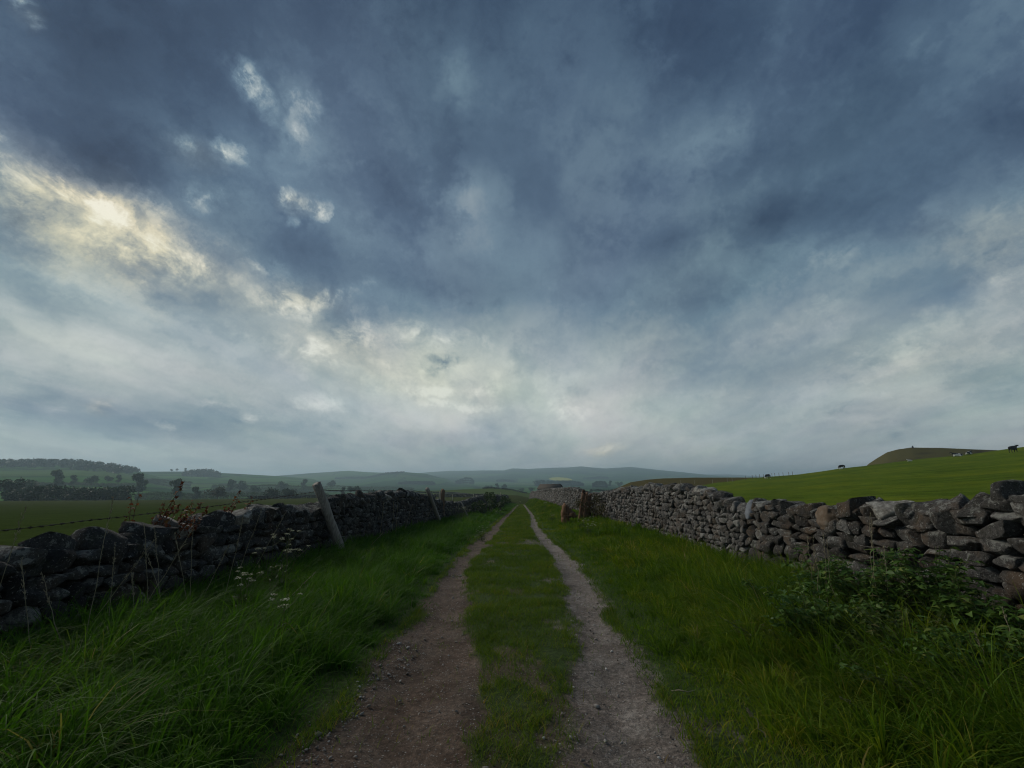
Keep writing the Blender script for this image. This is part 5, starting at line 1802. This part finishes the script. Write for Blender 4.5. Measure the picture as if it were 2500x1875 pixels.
for i, ((bx, by), (tx, ty), Y) in enumerate(RST):
    b = at(bx, by, Y=Y); b.z = max(b.z, gz(b.x, b.y) - .02)
    t = at(tx, ty, Y=Y)
    root = thing('grass_stalk', RLB[i], 'grass stalk', b, group='dry stalks in the right verge')
    L = np.array(t - b); rg = np.random.default_rng(i + 70)
    path = [L * u + np.array([math.sin(u * 3.1) * .02 * rg.normal(), 0, 0]) for u in np.linspace(0, 1, 7)]
    mesh_np('stem', *tube(path, [.0032, .003, .003, .0026, .0024, .002, .001], 5), STEM_S, root)
    seeds = []
    for j in range(18):
        u = rg.uniform(.75, 1.0); c = L * u + rg.normal(0, .004, 3)
        dd = L / np.linalg.norm(L) + rg.normal(0, .3, 3)
        seeds.append(tube([c, c + dd * .01, c + dd * .022], [.0012, .003, .0006], 4))
    v, f = join(seeds)
    mesh_np('seed_head', v, f, STEM_S, root)

# ivy and shrubs swallowing the far left wall
def shrub(name, label, px, ytop, Y, rx, ry, seed, mat, n=1500, size=.05):
    rg = np.random.default_rng(seed)
    p = on_ground(px, 1240, Y)
    h = max(.6, at(px, ytop, Y=Y).z - p.z)
    root = thing(name, label, 'shrub', p, group='shrubs over the far left wall')
    nl = 9
    c = np.stack([rg.normal(0, rx * .5, nl), rg.normal(0, ry * .5, nl), rg.uniform(.25, .82, nl) * h], 1)
    r = np.stack([rg.uniform(.3, .55, nl) * rx, rg.uniform(.3, .55, nl) * ry, rg.uniform(.16, .30, nl) * h], 1)
    v, f, a = leaf_cards(c, r, n, size, rg)
    mesh_np('foliage', v, f, mat, root, attrs={'sv': a})
    parts = [tube([(rg.normal(0, rx * .2), rg.normal(0, ry * .2), -.1), (rg.normal(0, rx * .3), rg.normal(0, ry * .3), h * .7)], [.04, .01], 5) for _ in range(6)]
    v, f = join(parts)
    mesh_np('stem', v, f, BARK, root)


shrub('ivy_shrub', 'tall ivy-dark shrub growing over the left wall beyond the second post', 1196, 1203, 50, 1.0, 3.0, 1, IVY, 2600, .07)
shrub('ivy_shrub', 'lower green shrub against the left wall, right of the tall ivy shrub', 1222, 1212, 60, 1.0, 3.5, 2, IVY, 2200, .07)
shrub('ivy_shrub', 'small shrub left of the tall ivy shrub, at the broken wall end', 1178, 1222, 45, .7, 1.6, 3, IVY, 1500, .06)
shrub('bush', 'low mossy bramble over the slumped stretch of the right wall', 1448, 1206, 29, .8, 2.4, 4, mat_leaf('moss_bramble', [(0, C4(.035, .032, .012)), (1, C4(.075, .065, .022))], .2), 1800, .045)

# ------------------------------------------------------------------ cows on the green hill
COW = None


def mat_cow():
    m, T, b = new_mat('friesian_coat')
    p = objco(T)
    n = T.noise(T.vmath('ADD', p, tuple((3.1, 1.7, .4))), 1.15, 2.0, .45)
    up = T.add('ShaderNodeSeparateXYZ', {0: p}).outputs[2]
    n = T.math('ADD', n, T.maprange(up, .15, .6, .25, 0.0))
    T.l.new(T.ramp(n, [(.55, C4(.012, .011, .011)), (.58, C4(.62, .60, .56))]), b.inputs['Base Color'])
    b.inputs['Roughness'].default_value = .7
    return m


def cow_body(kind):
    """one continuous skin: grazing with the head down, standing, or lying"""
    bm_v = []; bm_e = []; rad = []

    def v(co, r, link=None):
        bm_v.append(co); rad.append(r if isinstance(r, tuple) else (r, r))
        if link is not None:
            bm_e.append((link, len(bm_v) - 1))
        return len(bm_v) - 1
    lie = kind == 'lying'
    z0 = .46 if lie else .98
    hip = v((-.62, 0, z0 + .02), (.27, .33))
    mid = v((-.05, 0, z0 - .05), (.34, .40), hip)
    sh = v((.52, 0, z0), (.25, .36), mid)
    rump = v((-.86, 0, z0 - .02), (.18, .24), hip)
    if kind == 'grazing':
        n1 = v((.88, 0, z0 - .14), (.14, .20), sh); n2 = v((1.12, .02, z0 - .48), (.11, .14), n1)
        h1 = v((1.22, .03, .34), (.11, .13), n2); h2 = v((1.30, .03, .10), (.075, .085), h1)
    else:
        n1 = v((.84, 0, z0 + .22), (.14, .20), sh); n2 = v((1.04, 0, z0 + .42), (.12, .14), n1)
        h1 = v((1.22, 0, z0 + .46), (.12, .13), n2); h2 = v((1.48, 0, z0 + .30), (.075, .085), h1)
    t1 = v((-.98, 0, z0 + .08), .035, rump); t2 = v((-1.04, 0, z0 - .35), .022, t1); v((-1.03, 0, z0 - .62 if not lie else .04), .04, t2)
    for s in (-1, 1):
        if lie:
            a = v((-.58, s * .30, .26), .16, hip); b_ = v((-.20, s * .44, .13), .10, a); v((-.55, s * .50, .06), .06, b_)
            a = v((.55, s * .20, .22), .12, sh); b_ = v((.90, s * .24, .09), .08, a); v((.66, s * .26, .05), .055, b_)
        else:
            a = v((-.66, s * .20, .72), .15, hip); b_ = v((-.58, s * .21, .52), .085, a); c = v((-.74, s * .21, .40), .06, b_); d = v((-.68, s * .21, .10), .045, c); v((-.64, s * .21, .03), .055, d)
            a = v((.54, s * .18, .66), .12, sh); b_ = v((.55, s * .19, .42), .065, a); d = v((.54, s * .19, .10), .045, b_); v((.57, s * .19, .03), .055, d)
    me = bpy.data.meshes.new('cow')
    me.from_pydata(bm_v, bm_e, [])
    o = bpy.data.objects.new('cow', me)
    COL.objects.link(o)
    sk = o.modifiers.new('skin', 'SKIN')
    sk.use_smooth_shade = True
    for i, r in enumerate(rad):
        me.skin_vertices[0].data[i].radius = r
    me.skin_vertices[0].data[0].use_root = True
    o.modifiers.new('sub', 'SUBSURF').levels = 2
    o.modifiers['sub'].render_levels = 2
    bpy.context.view_layer.update()
    dg = bpy.context.evaluated_depsgraph_get()
    nm = bpy.data.meshes.new_from_object(o.evaluated_get(dg))
    bpy.data.objects.remove(o)
    nm.polygons.foreach_set('use_smooth', [True] * len(nm.polygons))
    return nm, (bm_v[h1], kind)


COAT = mat_cow()
COAT_BLACK = mat_simple('black_coat', [(.3, C4(.010, .009, .009)), (.7, C4(.022, .020, .019))], 6.0, .7, 0, local=True)
COAT_PALE = mat_simple('pale_coat', [(.3, C4(.55, .53, .48)), (.7, C4(.72, .70, .65))], 6.0, .7, 0, local=True)
HORN = mat_simple('dark_ear', [(.3, C4(.02, .018, .018)), (.7, C4(.05, .045, .045))], 9.0, .8, 0, local=True)
_cows = {}


def cow(kind, px, py, D_, rot, label, mat, scale=1.0):
    if kind not in _cows:
        _cows[kind] = cow_body(kind)
    me, (hd, _) = _cows[kind]
    me = me.copy()
    me.materials.clear(); me.materials.append(mat)
    p = at(px, py, D=D_)
    zg_ = float(terrain(np.array([p.x]), np.array([p.y]))[0][0])
    root = thing('cow', label, 'cow', (p.x, p.y, zg_ - .02), R(rot), 'cows on the green hill')
    body = bpy.data.objects.new('body', me)
    COL.objects.link(body); body.parent = root
    for s in (-1, 1):
        c = np.array([hd[0] - .08, s * .16, hd[2] + .10])
        v_, f_, a_ = leaf_mesh(np.array([c]), np.array([[-.2, s * 1.0, .1]]), [.20], [.10], np.array([.5]))
        mesh_np('ear', v_, f_, HORN, root)
    root.scale = (scale,) * 3


cow('grazing', 1875, 1170, 140, 205, 'black and white cow grazing by the skyline fence posts', COAT)
cow('grazing', 2056, 1146, 150, 190, 'black and white cow grazing alone on the bare skyline', COAT)
cow('lying', 2338, 1113, 150, 160, 'black and white cow lying down in front of the dark knoll', COAT)
cow('lying', 2366, 1108, 156, 20, 'pale-faced cow lying behind another, before the dark knoll', COAT)
cow('standing', 2473, 1096, 135, 10, 'all-dark cow standing on the skyline at the right edge', COAT_BLACK, 1.05)
cow('lying', 2222, 1128, 150, 175, 'small white animal lying flat on the green slope below the knoll', COAT_PALE, .55)

# cairn on the knoll
cp = at(2228, 1092, D=258)
cz = float(terrain(np.array([cp.x]), np.array([cp.y]))[0][0])
root = thing('cairn', 'tiny pile of stones on top of the brown knoll', 'cairn', (cp.x, cp.y, cz))
stn = Stones()
for k_, (zz, rr) in enumerate(((.2, .65), (.6, .5), (1.0, .4), (1.35, .28))):
    stn.put(ROCKS[3][k_], np.eye(3)[None], np.array([[0, 0, zz]]), np.array([[rr, rr * .9, .26]]), np.array([.35]))
stn.build('stonework', ST_L, root)
root.scale = (.6, .6, .6)

# twig lying beside the right rut
tp = on_ground(1640, 1690, 4.35)
tw = thing('fallen_twig', 'pale bent dry twig lying on the grass edge of the right rut', 'twig', tp + Vector((0, 0, .02)))
mesh_np('twig', *tube([(0, 0, .0), (.05, -.04, .02), (.12, -.06, .015), (.20, -.03, .02)], [.004, .006, .005, .002], 6), STEM_S, tw)
